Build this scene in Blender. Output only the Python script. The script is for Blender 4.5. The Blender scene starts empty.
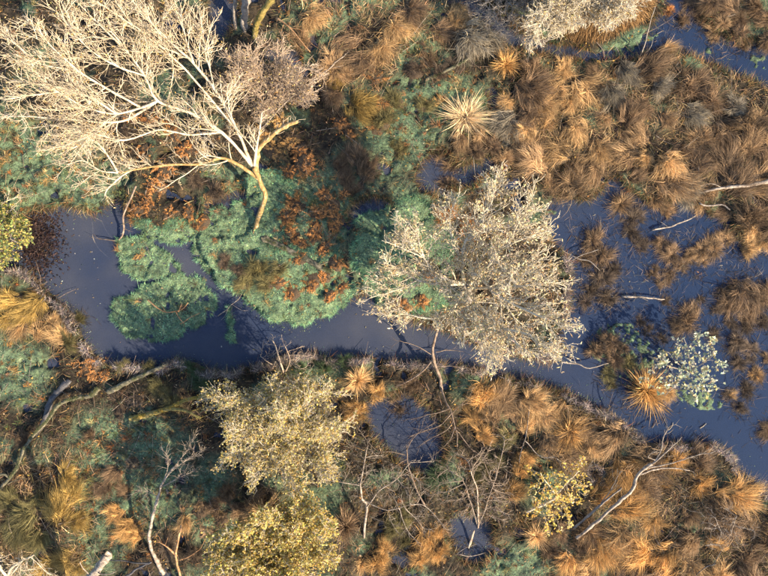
import bpy, math, random
import numpy as np
from mathutils import Vector

R = math.radians
rng = np.random.default_rng(7)
random.seed(7)
scene = bpy.context.scene
C = scene.collection

# ------------------------------------------------------------------ camera, sky, sun, exposure
CAM_H = 17.06                       # metres above the water
PXM = 30.0                          # photo pixels per metre at water level
cam = bpy.data.cameras.new('camera')
cam.sensor_width = 36.0
cam.lens = 24.0
cam.clip_end = 3000
cam_o = bpy.data.objects.new('camera', cam)
cam_o.location = (0, 0, CAM_H)
C.objects.link(cam_o)
scene.camera = cam_o

SUN_EL, SUN_AZ = 27.0, 124.0        # elevation, azimuth clockwise from +Y
w = bpy.data.worlds.new('World'); scene.world = w; w.use_nodes = True
nt = w.node_tree
sky = nt.nodes.new('ShaderNodeTexSky'); sky.sky_type = 'NISHITA'; sky.sun_disc = False
sky.sun_elevation = R(SUN_EL); sky.sun_rotation = R(SUN_AZ)
bg = nt.nodes['Background']; bg.inputs['Strength'].default_value = 0.102
nt.links.new(sky.outputs[0], bg.inputs['Color'])
sun = bpy.data.lights.new('sun', 'SUN'); sun.energy = 5.0; sun.angle = R(0.5); sun.color = (1.0, 0.81, 0.56)
sun_o = bpy.data.objects.new('sun', sun); C.objects.link(sun_o)
sv = Vector((math.sin(R(SUN_AZ)) * math.cos(R(SUN_EL)), math.cos(R(SUN_AZ)) * math.cos(R(SUN_EL)), math.sin(R(SUN_EL))))
sun_o.rotation_euler = sv.to_track_quat('Z', 'Y').to_euler()
sun_o.location = sv * 40
vs = scene.view_settings
vs.view_transform = 'Standard'; vs.look = 'None'; vs.gamma = 1.0; vs.use_curve_mapping = False
vs.exposure = 1.42
try:
    scene.cycles.max_bounces = 4; scene.cycles.diffuse_bounces = 2; scene.cycles.glossy_bounces = 2; scene.cycles.transmission_bounces = 3; scene.cycles.transparent_max_bounces = 4
except Exception: pass

# ------------------------------------------------------------------ helpers
def W(px, py, z=0.0):
    """plan position (photo pixel) at height z -> metres"""
    k = (CAM_H - z) / CAM_H / PXM
    return ((px - 384.0) * k, (288.0 - py) * k, z)

def WA(px, py, z):
    k = (CAM_H - z) / CAM_H / PXM
    return np.stack([(px - 384.0) * k, (288.0 - py) * k, z], -1)

def _hash(ix, iy, seed):
    h = (ix.astype(np.int64) * 374761393 + iy.astype(np.int64) * 668265263 + seed * 1442695041) & 0xFFFFFFFF
    h = ((h ^ (h >> 13)) * 1274126177) & 0xFFFFFFFF
    h = (h ^ (h >> 16)) & 0xFFFFFFFF
    return h.astype(np.float64) / 4294967295.0

def noise(x, y, seed=0):
    x0 = np.floor(x); y0 = np.floor(y); fx = x - x0; fy = y - y0
    fx = fx * fx * (3 - 2 * fx); fy = fy * fy * (3 - 2 * fy)
    a = _hash(x0, y0, seed); b = _hash(x0 + 1, y0, seed); c = _hash(x0, y0 + 1, seed); d = _hash(x0 + 1, y0 + 1, seed)
    return (a * (1 - fx) + b * fx) * (1 - fy) + (c * (1 - fx) + d * fx) * fy

def fbm(x, y, freq, octv=4, seed=0):
    s = np.zeros_like(x, dtype=float); a = 0.5; t = 0
    for o in range(octv):
        s += a * noise(x * freq + 13.7 * o, y * freq - 7.1 * o, seed + o); t += a; a *= 0.5; freq *= 2.03
    return s / t

def mesh_from(name, verts, faces_tri=None, faces_quad=None, smooth=False):
    me = bpy.data.meshes.new(name)
    verts = np.asarray(verts, dtype=np.float32).reshape(-1, 3)
    nt_ = 0 if faces_tri is None else len(faces_tri)
    nq = 0 if faces_quad is None else len(faces_quad)
    me.vertices.add(len(verts)); me.vertices.foreach_set('co', verts.ravel())
    idx = []
    if nq: idx.append(np.asarray(faces_quad, dtype=np.int32).ravel())
    if nt_: idx.append(np.asarray(faces_tri, dtype=np.int32).ravel())
    idx = np.concatenate(idx)
    me.loops.add(len(idx)); me.loops.foreach_set('vertex_index', idx)
    me.polygons.add(nq + nt_)
    st = np.concatenate([np.arange(nq) * 4, nq * 4 + np.arange(nt_) * 3]).astype(np.int32)
    tot = np.concatenate([np.full(nq, 4), np.full(nt_, 3)]).astype(np.int32)
    me.polygons.foreach_set('loop_start', st); me.polygons.foreach_set('loop_total', tot)
    if smooth: me.polygons.foreach_set('use_smooth', np.ones(nq + nt_, dtype=bool))
    me.update(calc_edges=True)
    return me

def fattr(me, name, vals):
    a = me.attributes.new(name, 'FLOAT', 'POINT'); a.data.foreach_set('value', np.asarray(vals, dtype=np.float32).ravel())

def cattr(me, name, vals):
    vals = np.asarray(vals, dtype=np.float32)
    if vals.shape[1] == 3: vals = np.concatenate([vals, np.ones((len(vals), 1), np.float32)], 1)
    a = me.attributes.new(name, 'FLOAT_COLOR', 'POINT'); a.data.foreach_set('color', vals.ravel())

def obj(name, me, mat=None, parent=None):
    o = bpy.data.objects.new(name, me)
    if mat is not None and len(me.materials) == 0: me.materials.append(mat)
    C.objects.link(o)
    if parent is not None: o.parent = parent
    return o

def thing(name, label, cat, loc=(0, 0, 0), group=None):
    o = bpy.data.objects.new(name, None); C.objects.link(o)
    o.location = loc; o.empty_display_size = 0.2
    o['label'] = label; o['category'] = cat
    if group: o['group'] = group
    return o

def srgb(r, g, b):
    f = lambda c: (c / 255 / 12.92) if c / 255 <= 0.04045 else ((c / 255 + 0.055) / 1.055) ** 2.4
    return (f(r), f(g), f(b))

# ------------------------------------------------------------------ materials
def new_mat(name):
    m = bpy.data.materials.new(name); m.use_nodes = True
    n = m.node_tree.nodes; l = m.node_tree.links
    for x in list(n): n.remove(x)
    out = n.new('ShaderNodeOutputMaterial')
    return m, n, l, out

def ramp(n, l, fac, stops):
    r = n.new('ShaderNodeValToRGB')
    while len(r.color_ramp.elements) < len(stops): r.color_ramp.elements.new(0.5)
    for e, (p, c) in zip(r.color_ramp.elements, stops):
        e.position = p; e.color = (*c, 1)
    l.new(fac, r.inputs[0]); return r.outputs[0]

def mixc(n, l, fac, a, b, mode='MIX'):
    m = n.new('ShaderNodeMix'); m.data_type = 'RGBA'; m.blend_type = mode
    if isinstance(fac, (int, float)): m.inputs[0].default_value = fac
    else: l.new(fac, m.inputs[0])
    for s, v in ((m.inputs[6], a), (m.inputs[7], b)):
        if isinstance(v, tuple): s.default_value = (*v, 1)
        else: l.new(v, s)
    return m.outputs[2]

def leafy_shader(n, l, out, col, trans=0.3, rough=0.7):
    d = n.new('ShaderNodeBsdfPrincipled'); d.inputs['Roughness'].default_value = rough
    d.inputs['Specular IOR Level'].default_value = 0.25
    t = n.new('ShaderNodeBsdfTranslucent')
    mx = n.new('ShaderNodeMixShader'); mx.inputs[0].default_value = trans
    l.new(col, d.inputs['Base Color']); l.new(col, t.inputs['Color'])
    l.new(d.outputs[0], mx.inputs[1]); l.new(t.outputs[0], mx.inputs[2]); l.new(mx.outputs[0], out.inputs[0])

def mat_tussock():
    m, n, l, out = new_mat('dry_sedge')
    oi = n.new('ShaderNodeObjectInfo'); at = n.new('ShaderNodeAttribute'); at.attribute_name = 'rnd'
    k = ramp(n, l, at.outputs['Fac'], [(0.1, (0.30, 0.29, 0.30)), (0.4, (0.72, 0.72, 0.72)), (0.68, (1.2, 1.17, 1.1)), (0.95, (2.3, 2.2, 2.0))])
    c = mixc(n, l, 1.0, oi.outputs['Color'], k, 'MULTIPLY')
    leafy_shader(n, l, out, c, 0.28)
    return m

def mat_vcol(name, trans=0.25, rough=0.75):
    m, n, l, out = new_mat(name)
    at = n.new('ShaderNodeAttribute'); at.attribute_name = 'col'
    leafy_shader(n, l, out, at.outputs['Color'], trans, rough)
    return m

def mat_bark(name, c0, c1, c2=None, scale=6.0, rough=0.8):
    m, n, l, out = new_mat(name)
    tc = n.new('ShaderNodeTexCoord')
    nz = n.new('ShaderNodeTexNoise'); nz.inputs['Scale'].default_value = scale; nz.inputs['Detail'].default_value = 6
    nz.inputs['Roughness'].default_value = 0.7
    l.new(tc.outputs['Object'], nz.inputs['Vector'])
    st = [(0.33, c0), (0.6, c1)]
    if c2: st = [(0.30, c0), (0.5, c1), (0.66, c2)]
    col = ramp(n, l, nz.outputs[0], st)
    b = n.new('ShaderNodeBsdfPrincipled'); b.inputs['Roughness'].default_value = rough
    b.inputs['Specular IOR Level'].default_value = 0.3
    n2 = n.new('ShaderNodeTexNoise'); n2.inputs['Scale'].default_value = scale * 5; n2.inputs['Detail'].default_value = 4
    l.new(tc.outputs['Object'], n2.inputs['Vector'])
    bp = n.new('ShaderNodeBump'); bp.inputs['Strength'].default_value = 0.6; bp.inputs['Distance'].default_value = 0.03
    l.new(n2.outputs[0], bp.inputs['Height']); l.new(bp.outputs[0], b.inputs['Normal'])
    l.new(col, b.inputs['Base Color']); l.new(b.outputs[0], out.inputs[0])
    return m

def mat_ground():
    m, n, l, out = new_mat('marsh_ground')
    tc = n.new('ShaderNodeTexCoord')
    at = n.new('ShaderNodeAttribute'); at.attribute_name = 'zone'
    sep = n.new('ShaderNodeSeparateColor'); l.new(at.outputs['Color'], sep.inputs[0])
    def nz(scale, det=8, rough=0.65):
        x = n.new('ShaderNodeTexNoise'); x.inputs['Scale'].default_value = scale; x.inputs['Detail'].default_value = det
        x.inputs['Roughness'].default_value = rough; l.new(tc.outputs['Object'], x.inputs['Vector']); return x.outputs[0]
    litter = ramp(n, l, nz(3.0), [(0.32, (0.014, 0.012, 0.011)), (0.50, (0.045, 0.036, 0.026)), (0.64, (0.09, 0.07, 0.045)), (0.76, (0.055, 0.06, 0.03))])
    moss = ramp(n, l, nz(2.2), [(0.30, (0.045, 0.075, 0.06)), (0.46, (0.125, 0.19, 0.12)), (0.6, (0.18, 0.27, 0.155)), (0.76, (0.23, 0.25, 0.18))])
    mud = ramp(n, l, nz(4.0), [(0.35, (0.012, 0.012, 0.014)), (0.65, (0.04, 0.032, 0.026))])
    k2 = ramp(n, l, nz(9.0, 5, 0.7), [(0.32, (0.35, 0.38, 0.42)), (0.5, (0.9, 0.9, 0.9)), (0.66, (1.5, 1.45, 1.35))])
    moss = mixc(n, l, 1.0, moss, k2, 'MULTIPLY'); litter = mixc(n, l, 1.0, litter, k2, 'MULTIPLY')
    c = mixc(n, l, sep.outputs[0], litter, moss)
    c = mixc(n, l, sep.outputs[1], c, mud)
    b = n.new('ShaderNodeBsdfPrincipled'); b.inputs['Roughness'].default_value = 0.85
    b.inputs['Specular IOR Level'].default_value = 0.2
    bp = n.new('ShaderNodeBump'); bp.inputs['Strength'].default_value = 0.9; bp.inputs['Distance'].default_value = 0.06
    l.new(nz(14.0, 6, 0.75), bp.inputs['Height']); l.new(bp.outputs[0], b.inputs['Normal'])
    l.new(c, b.inputs['Base Color']); l.new(b.outputs[0], out.inputs[0])
    return m

def mat_water():
    m, n, l, out = new_mat('pond_water')
    tc = n.new('ShaderNodeTexCoord')
    b = n.new('ShaderNodeBsdfPrincipled')
    b.inputs['Base Color'].default_value = (0.020, 0.026, 0.050, 1)
    b.inputs['Roughness'].default_value = 0.06; b.inputs['IOR'].default_value = 1.333
    b.inputs['Specular IOR Level'].default_value = 0.6
    nz = n.new('ShaderNodeTexNoise'); nz.inputs['Scale'].default_value = 0.35; nz.inputs['Detail'].default_value = 3
    l.new(tc.outputs['Object'], nz.inputs['Vector'])
    col = ramp(n, l, nz.outputs[0], [(0.32, (0.034, 0.052, 0.108)), (0.5, (0.055, 0.068, 0.112)), (0.68, (0.084, 0.093, 0.128))])
    sx = n.new('ShaderNodeSeparateXYZ'); l.new(tc.outputs['Object'], sx.inputs[0])
    mr = n.new('ShaderNodeMapRange'); mr.inputs[1].default_value = 3.0; mr.inputs[2].default_value = 9.0; l.new(sx.outputs[0], mr.inputs[0])
    col = mixc(n, l, mr.outputs[0], col, (0.026, 0.046, 0.105))
    l.new(col, b.inputs['Base Color'])
    n2 = n.new('ShaderNodeTexNoise'); n2.inputs['Scale'].default_value = 2.5; n2.inputs['Detail'].default_value = 2
    l.new(tc.outputs['Object'], n2.inputs['Vector'])
    bp = n.new('ShaderNodeBump'); bp.inputs['Strength'].default_value = 0.06; bp.inputs['Distance'].default_value = 0.05
    l.new(n2.outputs[0], bp.inputs['Height']); l.new(bp.outputs[0], b.inputs['Normal'])
    tr = n.new('ShaderNodeBsdfTransparent'); tr.inputs[0].default_value = (0.75, 0.8, 0.85, 1)
    mx = n.new('ShaderNodeMixShader'); mx.inputs[0].default_value = 0.72
    l.new(tr.outputs[0], mx.inputs[1]); l.new(b.outputs[0], mx.inputs[2]); l.new(mx.outputs[0], out.inputs[0])
    return m

M_TUS = mat_tussock()
M_THATCH = mat_bark('thatch', (0.035, 0.027, 0.02), (0.10, 0.07, 0.045), scale=8)
M_COVER = mat_vcol('ground_cover_blades', 0.25)
M_LEAF = mat_vcol('autumn_leaf', 0.35, 0.6)
M_GROUND = mat_ground()
M_WATER = mat_water()

# ------------------------------------------------------------------ plan of the marsh: polygons in plan pixels
X0, X1, Y0, Y1, ST = -190.0, 958.0, -170.0, 746.0, 1.9
gx = np.arange(X0, X1 + 0.1, ST); gy = np.arange(Y0, Y1 + 0.1, ST)
GX, GY = np.meshgrid(gx, gy)
H_, W_ = GX.shape
wx = GX + 8 * (fbm(GX, GY, 1 / 34.0, 4, 11) - 0.5) * 2 + 9 * (noise(GX / 6.5, GY / 6.5, 14) - 0.5) + 5 * (noise(GX / 3., GY / 3., 15) - 0.5)
wy = GY + 8 * (fbm(GX, GY, 1 / 34.0, 4, 23) - 0.5) * 2 + 9 * (noise(GX / 6.5, GY / 6.5, 27) - 0.5) + 5 * (noise(GX / 3., GY / 3., 28) - 0.5)

def inpoly(poly, x=None, y=None):
    x = wx if x is None else x; y = wy if y is None else y
    inside = np.zeros(x.shape, bool)
    n = len(poly)
    for i in range(n):
        xa, ya = poly[i]; xb, yb = poly[(i + 1) % n]
        if ya == yb: continue
        c = ((ya > y) != (yb > y)) & (x < (xb - xa) * (y - ya) / (yb - ya) + xa)
        inside ^= c
    return inside

def blur(a, r):
    k = int(max(1, round(r * 2.5))); t = np.arange(-k, k + 1); g = np.exp(-0.5 * (t / r) ** 2); g /= g.sum()
    p = np.pad(a.astype(float), ((k, k), (0, 0)), 'edge'); a1 = sum(g[i] * p[i:i + a.shape[0]] for i in range(2 * k + 1))
    p = np.pad(a1, ((0, 0), (k, k)), 'edge'); return sum(g[i] * p[:, i:i + a.shape[1]] for i in range(2 * k + 1))

def union(polys): 
    m = np.zeros(GX.shape, bool)
    for p in polys: m |= inpoly(p)
    return m

WATER = [
 [(18,214),(60,206),(100,212),(116,196),(135,220),(150,235),(175,238),(200,230),(207,255),(218,280),(240,300),(258,308),(278,320),(300,324),(330,318),(348,308),(360,285),(378,312),(400,318),(440,330),(480,345),(520,350),(555,360),(590,366),(610,380),(640,400),(660,395),(690,395),(720,390),(768,395),(960,400),(960,610),(768,494),(750,484),(735,464),(712,449),(680,442),(645,438),(615,420),(590,405),(565,394),(540,384),(500,380),(470,374),(440,366),(400,362),(360,356),(320,358),(285,359),(262,368),(235,374),(205,370),(185,357),(160,362),(130,364),(105,360),(86,348),(76,328),(66,308),(46,288),(22,272),(5,264),(13,235)],
 [(552,372),(556,340),(562,300),(572,270),(556,245),(545,215),(556,198),(580,202),(606,196),(606,178),(622,172),(628,190),(650,203),(670,198),(700,204),(722,222),(745,236),(768,240),(960,232),(960,520),(768,492),(768,395),(690,398),(640,402),(600,380)],
 [(414,192),(422,165),(430,148),(446,146),(455,170),(470,165),(495,152),(503,164),(470,186),(440,197)],
 [(455,-40),(478,5),(500,18),(525,30),(540,44),(560,50),(600,56),(640,42),(655,20),(660,-10),(665,-60),(720,-60),(700,15),(735,40),(768,40),(960,70),(960,150),(768,94),(735,77),(700,62),(670,57),(640,62),(590,60),(550,62),(525,52),(503,42),(478,28),(450,-5)],
 [(198,-40),(226,-20),(238,8),(228,42),(210,34)],
 [(262,52),(298,44),(306,66),(270,66)],
 [(366,400),(393,392),(420,398),(442,418),(447,450),(432,477),(412,482),(396,458),(370,442)],
 [(448,514),(470,508),(496,515),(497,556),(470,564),(450,550)],
 [(511,508),(527,506),(530,530),(513,537)],
 [(583,460),(598,468),(602,494),(589,500)],
 [(396,553),(414,556),(412,574),(396,572)],
 [(205,205),(240,188),(262,196),(256,228),(232,240),(208,236)],
 [(345,205),(376,195),(396,210),(380,240),(352,232)],
 [(290,95),(310,92),(312,112),(292,116)],
 [(480,95),(500,90),(505,108),(486,112)], [(560,165),(585,160),(590,178),(562,184)],
]
MATS = [  # floating moss and algae on the water
 [(113,240),(133,234),(155,244),(170,254),(184,262),(181,273),(165,277),(140,284),(122,274),(114,258)],
 [(134,292),(150,284),(180,273),(197,275),(210,287),(218,298),(212,315),(197,326),(178,337),(160,342),(135,340),(117,330),(108,311),(113,298)],
 [(198,242),(230,236),(262,240),(275,250),(340,250),(352,290),(345,312),(328,320),(300,325),(276,320),(256,307),(238,300),(216,281),(200,264)],
 [(228,312),(236,308),(241,330),(243,344),(234,347),(228,338),(232,326)],
 [(255,170),(290,182),(286,238),(250,246),(200,244),(186,236),(205,220),(240,205)],
 [(130,222),(160,226),(200,222),(205,236),(178,246),(150,240)],
 [(355,215),(420,200),(452,240),(440,300),(400,318),(372,304),(352,250)],
]
ALGAE = [  # loose patchy algae
 [(585,350),(596,326),(622,316),(640,325),(672,348),(668,382),(655,402),(612,388),(598,372)],
 [(628,310),(650,300),(655,306),(632,318)],
 [(655,390),(690,385),(720,395),(735,412),(715,420),(680,402)],
 [(588,52),(620,35),(655,22),(668,34),(652,52),(600,66)], [(688,34),(722,42),(718,62),(680,52)], [(742,48),(775,55),(800,90),(750,72)],
 [(85,306),(104,306),(102,322),(88,320)], [(215,225),(255,215),(250,240),(215,240)], [(540,205),(560,196),(566,214),(545,224)],
]
MOSSLAND = [
 [(-190,90),(-20,95),(30,112),(60,150),(100,170),(126,200),(100,214),(60,208),(20,214),(-10,205),(-190,215)],
 [(395,35),(440,30),(455,70),(480,90),(500,130),(450,120),(430,150),(424,168),(400,175),(380,195),(350,192),(325,172),(340,150),(370,132),(350,110),(385,95),(400,75)],
 [(205,165),(245,170),(300,180),(330,175),(350,200),(350,245),(270,245),(205,238)],
 [(310,-60),(440,-60),(450,30),(420,20),(380,10),(345,25),(330,60),(300,70),(280,45),(290,10)],
 [(-190,330),(40,336),(62,378),(40,405),(-190,410)],
 [(88,412),(172,418),(196,440),(172,520),(112,546),(78,522),(68,450)],
 [(286,358),(352,358),(362,374),(300,378)], [(200,455),(235,462),(240,500),(210,548),(192,510)], [(306,496),(330,500),(334,545),(312,540)],
 [(490,548),(540,535),(570,560),(580,640),(470,640)], [(480,95),(540,95),(520,150),(490,140)], [(420,440),(450,445),(455,478),(425,480)],
 [(440,370),(500,385),(470,400),(450,395)], [(690,180),(730,200),(725,225),(700,215)], [(700,560),(720,575),(715,640),(690,640)],
 [(520,470),(545,460),(540,500),(518,500)], [(540,55),(610,58),(600,68),(545,70)],
]
water = union(WATER)
mats = union(MATS)
alg = union(ALGAE)
mossl = union(MOSSLAND)
wm = np.clip((blur(water, 2.6) + 0.5 * (fbm(GX, GY, 1 / 9.0, 3, 211) - 0.5) - 0.36) / 0.28, 0, 1); water = wm > 0.5; mm = blur(mats, 1.0); am = blur(alg, 3.0); ml = blur(mossl, 4.0)
n1 = fbm(GX, GY, 1 / 14.0, 4, 41); n2_ = fbm(GX, GY, 1 / 45.0, 3, 57); n3 = fbm(GX, GY, 1 / 5.0, 2, 77)
land = 0.10 + 0.22 * (n2_ - 0.25) + 0.16 * (n1 - 0.5) + 0.06 * (n3 - 0.5)
land = np.where(ml > 0.5, land * 0.7 + 0.03 + 0.16 * (fbm(GX, GY, 1 / 8.0, 3, 141) - 0.5), land)
land = land - 0.16 * np.clip((0.36 - n1) * 6, 0, 1)            # small wet hollows
deep = -0.32 - 0.25 * n2_
t = np.clip((wm - 0.15) / 0.7, 0, 1); t = t * t * (3 - 2 * t)
Z = land * (1 - t) + deep * t
matz = 0.028 + 0.13 * (n1 - 0.42) + 0.15 * (fbm(GX, GY, 1 / 4.0, 2, 178) - 0.47)
t2 = np.clip((mm - 0.35) / 0.3, 0, 1)
Z = np.where(t2 > 0, np.maximum(Z, deep * (1 - t2) + matz * t2), Z)
algz = 0.012 + 0.30 * (fbm(GX, GY, 1 / 4.0, 3, 177) - 0.56) + 0.12 * (n1 - 0.5)
t3 = np.clip((am - 0.25) / 0.5, 0, 1)
Z = np.where((t3 > 0) & (wm > 0.3), np.maximum(Z, np.clip(deep * (1 - t3) + algz * t3, -1, 0.03)), Z)
mossw = np.clip(np.maximum.reduce([ml * 0.95, t2, t3]) + 0.35 * (n2_ - 0.62), 0, 1)
mossw = np.where(wm < 0.3, np.maximum(mossw, np.clip((fbm(GX, GY, 1 / 30.0, 4, 91) - 0.56) * 5, 0, 0.7)), mossw)
mudw = np.clip((0.0 - Z) / 0.03, 0, 1)
bank = np.clip(1 - np.abs(wm - 0.5) / 0.5, 0, 1) * (1 - t2) * (1 - t3)

V = np.stack([(GX - 384) / PXM, (288 - GY) / PXM, Z], -1).reshape(-1, 3)
ii = np.arange(H_ * W_).reshape(H_, W_)
Q = np.stack([ii[1:, :-1], ii[1:, 1:], ii[:-1, 1:], ii[:-1, :-1]], -1).reshape(-1, 4)
me = mesh_from('ground', V, None, Q, True)
cattr(me, 'zone', np.stack([mossw, mudw, bank], -1).reshape(-1, 3))
ground = obj('ground', me, M_GROUND); ground['kind'] = 'structure'
# the marsh goes on to the horizon around it, one sheet with a hole where the detailed ground lies
ax, bx_, ay, by_ = (X0 - 384) / PXM + .3, (X1 - 384) / PXM - .3, (288 - Y1) / PXM + .3, (288 - Y0) / PXM - .3
F = 1200
ov = [(-F, -F, -.06), (F, -F, -.06), (F, F, -.06), (-F, F, -.06), (ax, ay, -.06), (bx_, ay, -.06), (bx_, by_, -.06), (ax, by_, -.06)]
me = mesh_from('terrain', ov, None, [(0, 1, 5, 4), (1, 2, 6, 5), (2, 3, 7, 6), (3, 0, 4, 7)])
o = obj('terrain', me, M_GROUND); o['kind'] = 'structure'
wv = [(ax - .1, ay - .1, 0), (bx_ + .1, ay - .1, 0), (bx_ + .1, by_ + .1, 0), (ax - .1, by_ + .1, 0)]
o = obj('water', mesh_from('water', wv, None, [(0, 1, 2, 3)]), M_WATER); o['kind'] = 'structure'

def sample_grid(A, px, py):
    fx = np.clip((px - X0) / ST, 0, W_ - 1.001); fy = np.clip((py - Y0) / ST, 0, H_ - 1.001)
    x = fx.astype(int); y = fy.astype(int); u = fx - x; v = fy - y
    return (A[y, x] * (1 - u) + A[y, x + 1] * u) * (1 - v) + (A[y + 1, x] * (1 - u) + A[y + 1, x + 1] * u) * v

def gz(px, py):
    return float(sample_grid(Z, np.array([px]), np.array([py]))[0])

# ------------------------------------------------------------------ blades
def blades(pos, az, el, L, wd, droop, bend, segs=3, taper=0.9, twist=None, base_w=0.8):
    """ribbons; returns verts, tris, quads, index of blade for each vertex"""
    N = len(pos)
    d = np.stack([np.cos(el) * np.cos(az), np.cos(el) * np.sin(az), np.sin(el)], -1)
    side = np.stack([-np.sin(az), np.cos(az), np.zeros(N)], -1)
    tw = rng.normal(0, 0.6, N) if twist is None else twist
    up = np.cross(d, side)
    s2 = side * np.cos(tw)[:, None] + up * np.sin(tw)[:, None]
    vs_, tris, quads = [], [], []
    for k in range(segs):
        tt = k / segs
        c = pos + (L * tt)[:, None] * d + (L * tt * tt)[:, None] * (bend[:, None] * side) - np.stack([0 * L, 0 * L, L * droop * tt ** 2], -1)
        ww = wd * (base_w + (1 - base_w) * min(1, tt * 3)) * (1 - taper * tt ** 1.6) * 0.5
        vs_.append(c - s2 * ww[:, None]); vs_.append(c + s2 * ww[:, None])
    c = pos + L[:, None] * d + L[:, None] * (bend[:, None] * side) - np.stack([0 * L, 0 * L, L * droop], -1)
    vs_.append(c)
    A = np.stack(vs_, 1); nv = A.shape[1]
    base = np.arange(N) * nv
    for k in range(segs - 1):
        quads.append(np.stack([base + 2 * k, base + 2 * k + 1, base + 2 * k + 3, base + 2 * k + 2], -1))
    tris = np.stack([base + 2 * (segs - 1), base + 2 * (segs - 1) + 1, base + nv - 1], -1)
    quads = np.concatenate(quads) if quads else None
    return A.reshape(-1, 3), tris, quads, np.repeat(np.arange(N), nv)

def scatter(n, dens):
    """plan pixel positions drawn with density map dens on the grid"""
    p = dens.ravel() / dens.sum()
    i = rng.choice(len(p), n, p=p)
    return gx[i % W_] + rng.uniform(-ST, ST, n) * .6, gy[i // W_] + rng.uniform(-ST, ST, n) * .6

def pick(cols, n, wts=None, var=0.25):
    cols = np.array(cols); i = rng.choice(len(cols), n, p=None if wts is None else np.array(wts) / np.sum(wts))
    return cols[i] * np.exp(rng.normal(0, var, (n, 1))) * np.exp(rng.normal(0, 0.06, (n, 3)))

def cover(name, label, cat, n, dens, cols, wts, Lr, wr, elr, droop=0.25, segs=2, flow=None, zoff=0.0, minz=-0.02, toward=None):
    px, py = scatter(n, dens)
    z = sample_grid(Z, px, py)
    ok = z > minz; px, py, z = px[ok], py[ok], z[ok]
    n = len(px)
    pos = np.stack([(px - 384) / PXM, (288 - py) / PXM, z + zoff], -1)
    az = rng.uniform(0, 2 * math.pi, n)
    if flow is not None:
        fa = 2 * math.pi * 1.5 * fbm(px, py, 1 / 40.0, 2, 301) + flow
        az = fa + rng.normal(0, 0.7, n)
    if toward is not None: az = toward[np.clip(((py - Y0) / ST).astype(int), 0, H_ - 1), np.clip(((px - X0) / ST).astype(int), 0, W_ - 1)] + rng.normal(0, .6, n)
    el = rng.uniform(elr[0], elr[1], n)
    L = rng.uniform(Lr[0], Lr[1], n) * rng.uniform(.6, 1.2, n); wd = rng.uniform(wr[0], wr[1], n)
    v, tr, q, bi = blades(pos, az, el, L, wd, np.full(n, droop) * rng.uniform(.3, 1.5, n), rng.normal(0, .2, n), segs)
    me = mesh_from(name, v, tr, q)
    # patches: choose colours by patch noise so neighbours agree
    c = pick(cols, n, wts, .34) * np.clip(0.1 + 1.8 * fbm(px, py, 1 / 9.0, 3, 505), .3, 1.7)[:, None]
    cattr(me, 'col', c[bi])
    o = obj(name, me, M_COVER); o['kind'] = 'stuff'; o['label'] = label; o['category'] = cat
    return o

inwater = np.clip((wm - 0.3) * 5, 0, 1)
dry = (Z > 0.0).astype(float)
moss_d = dry * np.clip(mossw - 0.1, 0, 1)
TEAL = [srgb(112, 140, 112), srgb(130, 158, 124), srgb(76, 100, 84), srgb(142, 162, 112), srgb(158, 168, 146), srgb(124, 122, 80), srgb(110, 98, 78), srgb(50, 68, 62)]
cover('moss', 'feathery teal green moss and algae covering the shallows', 'moss', 170000, moss_d, TEAL, [4, 4, 4, 2, 2, 1, 1.5, 3],
      (0.04, 0.12), (0.008, 0.018), (0.0, 0.7), 0.2, 1)
matedge = dry * np.clip(1 - np.abs(mm - 0.5) * 2, 0, 1)
cover('moss', 'bright green moss growing on the islands in the pond', 'moss', 42000, matedge + 0.45 * dry * t2, [srgb(134, 178, 136), srgb(152, 190, 142), srgb(176, 190, 122), srgb(92, 130, 108), srgb(60, 90, 82)], [3, 3, 1.8, 1.6, 1.6],
      (0.03, 0.10), (0.008, 0.018), (0.0, 0.4), 0.1, 1)
gmy, gmx = np.gradient(blur(mats, 2.5)); MDIR = np.arctan2(gmy, -gmx)
cover('moss', 'ragged moss strands trailing from the islands into the water', 'moss', 14000, dry * np.clip(1 - np.abs(blur(mats, 2.0) - 0.55) / .3, 0, 1), [srgb(106, 148, 116), srgb(124, 158, 118), srgb(80, 118, 98)], None, (0.05, 0.17), (0.006, 0.014), (-0.02, 0.15), 0.03, 2, toward=MDIR, zoff=.015)
grass_d = dry * (1 - np.clip(mossw, 0, 0.6)) * (1 - t2) * (1 - t3) * (0.3 + n2_)
SEDGE = [srgb(150, 120, 84), srgb(118, 96, 68), srgb(86, 74, 54), srgb(98, 98, 58), srgb(70, 84, 60), srgb(128, 86, 52), srgb(170, 150, 116)]
cover('grass', 'low tangled brown and olive marsh grass between the tussocks', 'grass', 85000, grass_d, SEDGE, [4, 4, 4, 3, 3, 2, 1],
      (0.14, 0.34), (0.009, 0.018), (0.1, 1.1), 0.35, 2, flow=0.6)
cover('dead_stalks', 'flattened dead stalks littering the wet ground', 'plant litter', 40000, dry * (1 - t2) * (0.45 + 0.55 * (1 - mossw) + 0.8 * (GX < 210) * (GY > 390)), [srgb(120, 100, 82), srgb(84, 70, 60), srgb(150, 132, 110), srgb(60, 50, 44)], [3, 3, 1, 3],
      (0.2, 0.55), (0.008, 0.016), (-0.02, 0.25), 0.12, 2, zoff=0.03)
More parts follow.
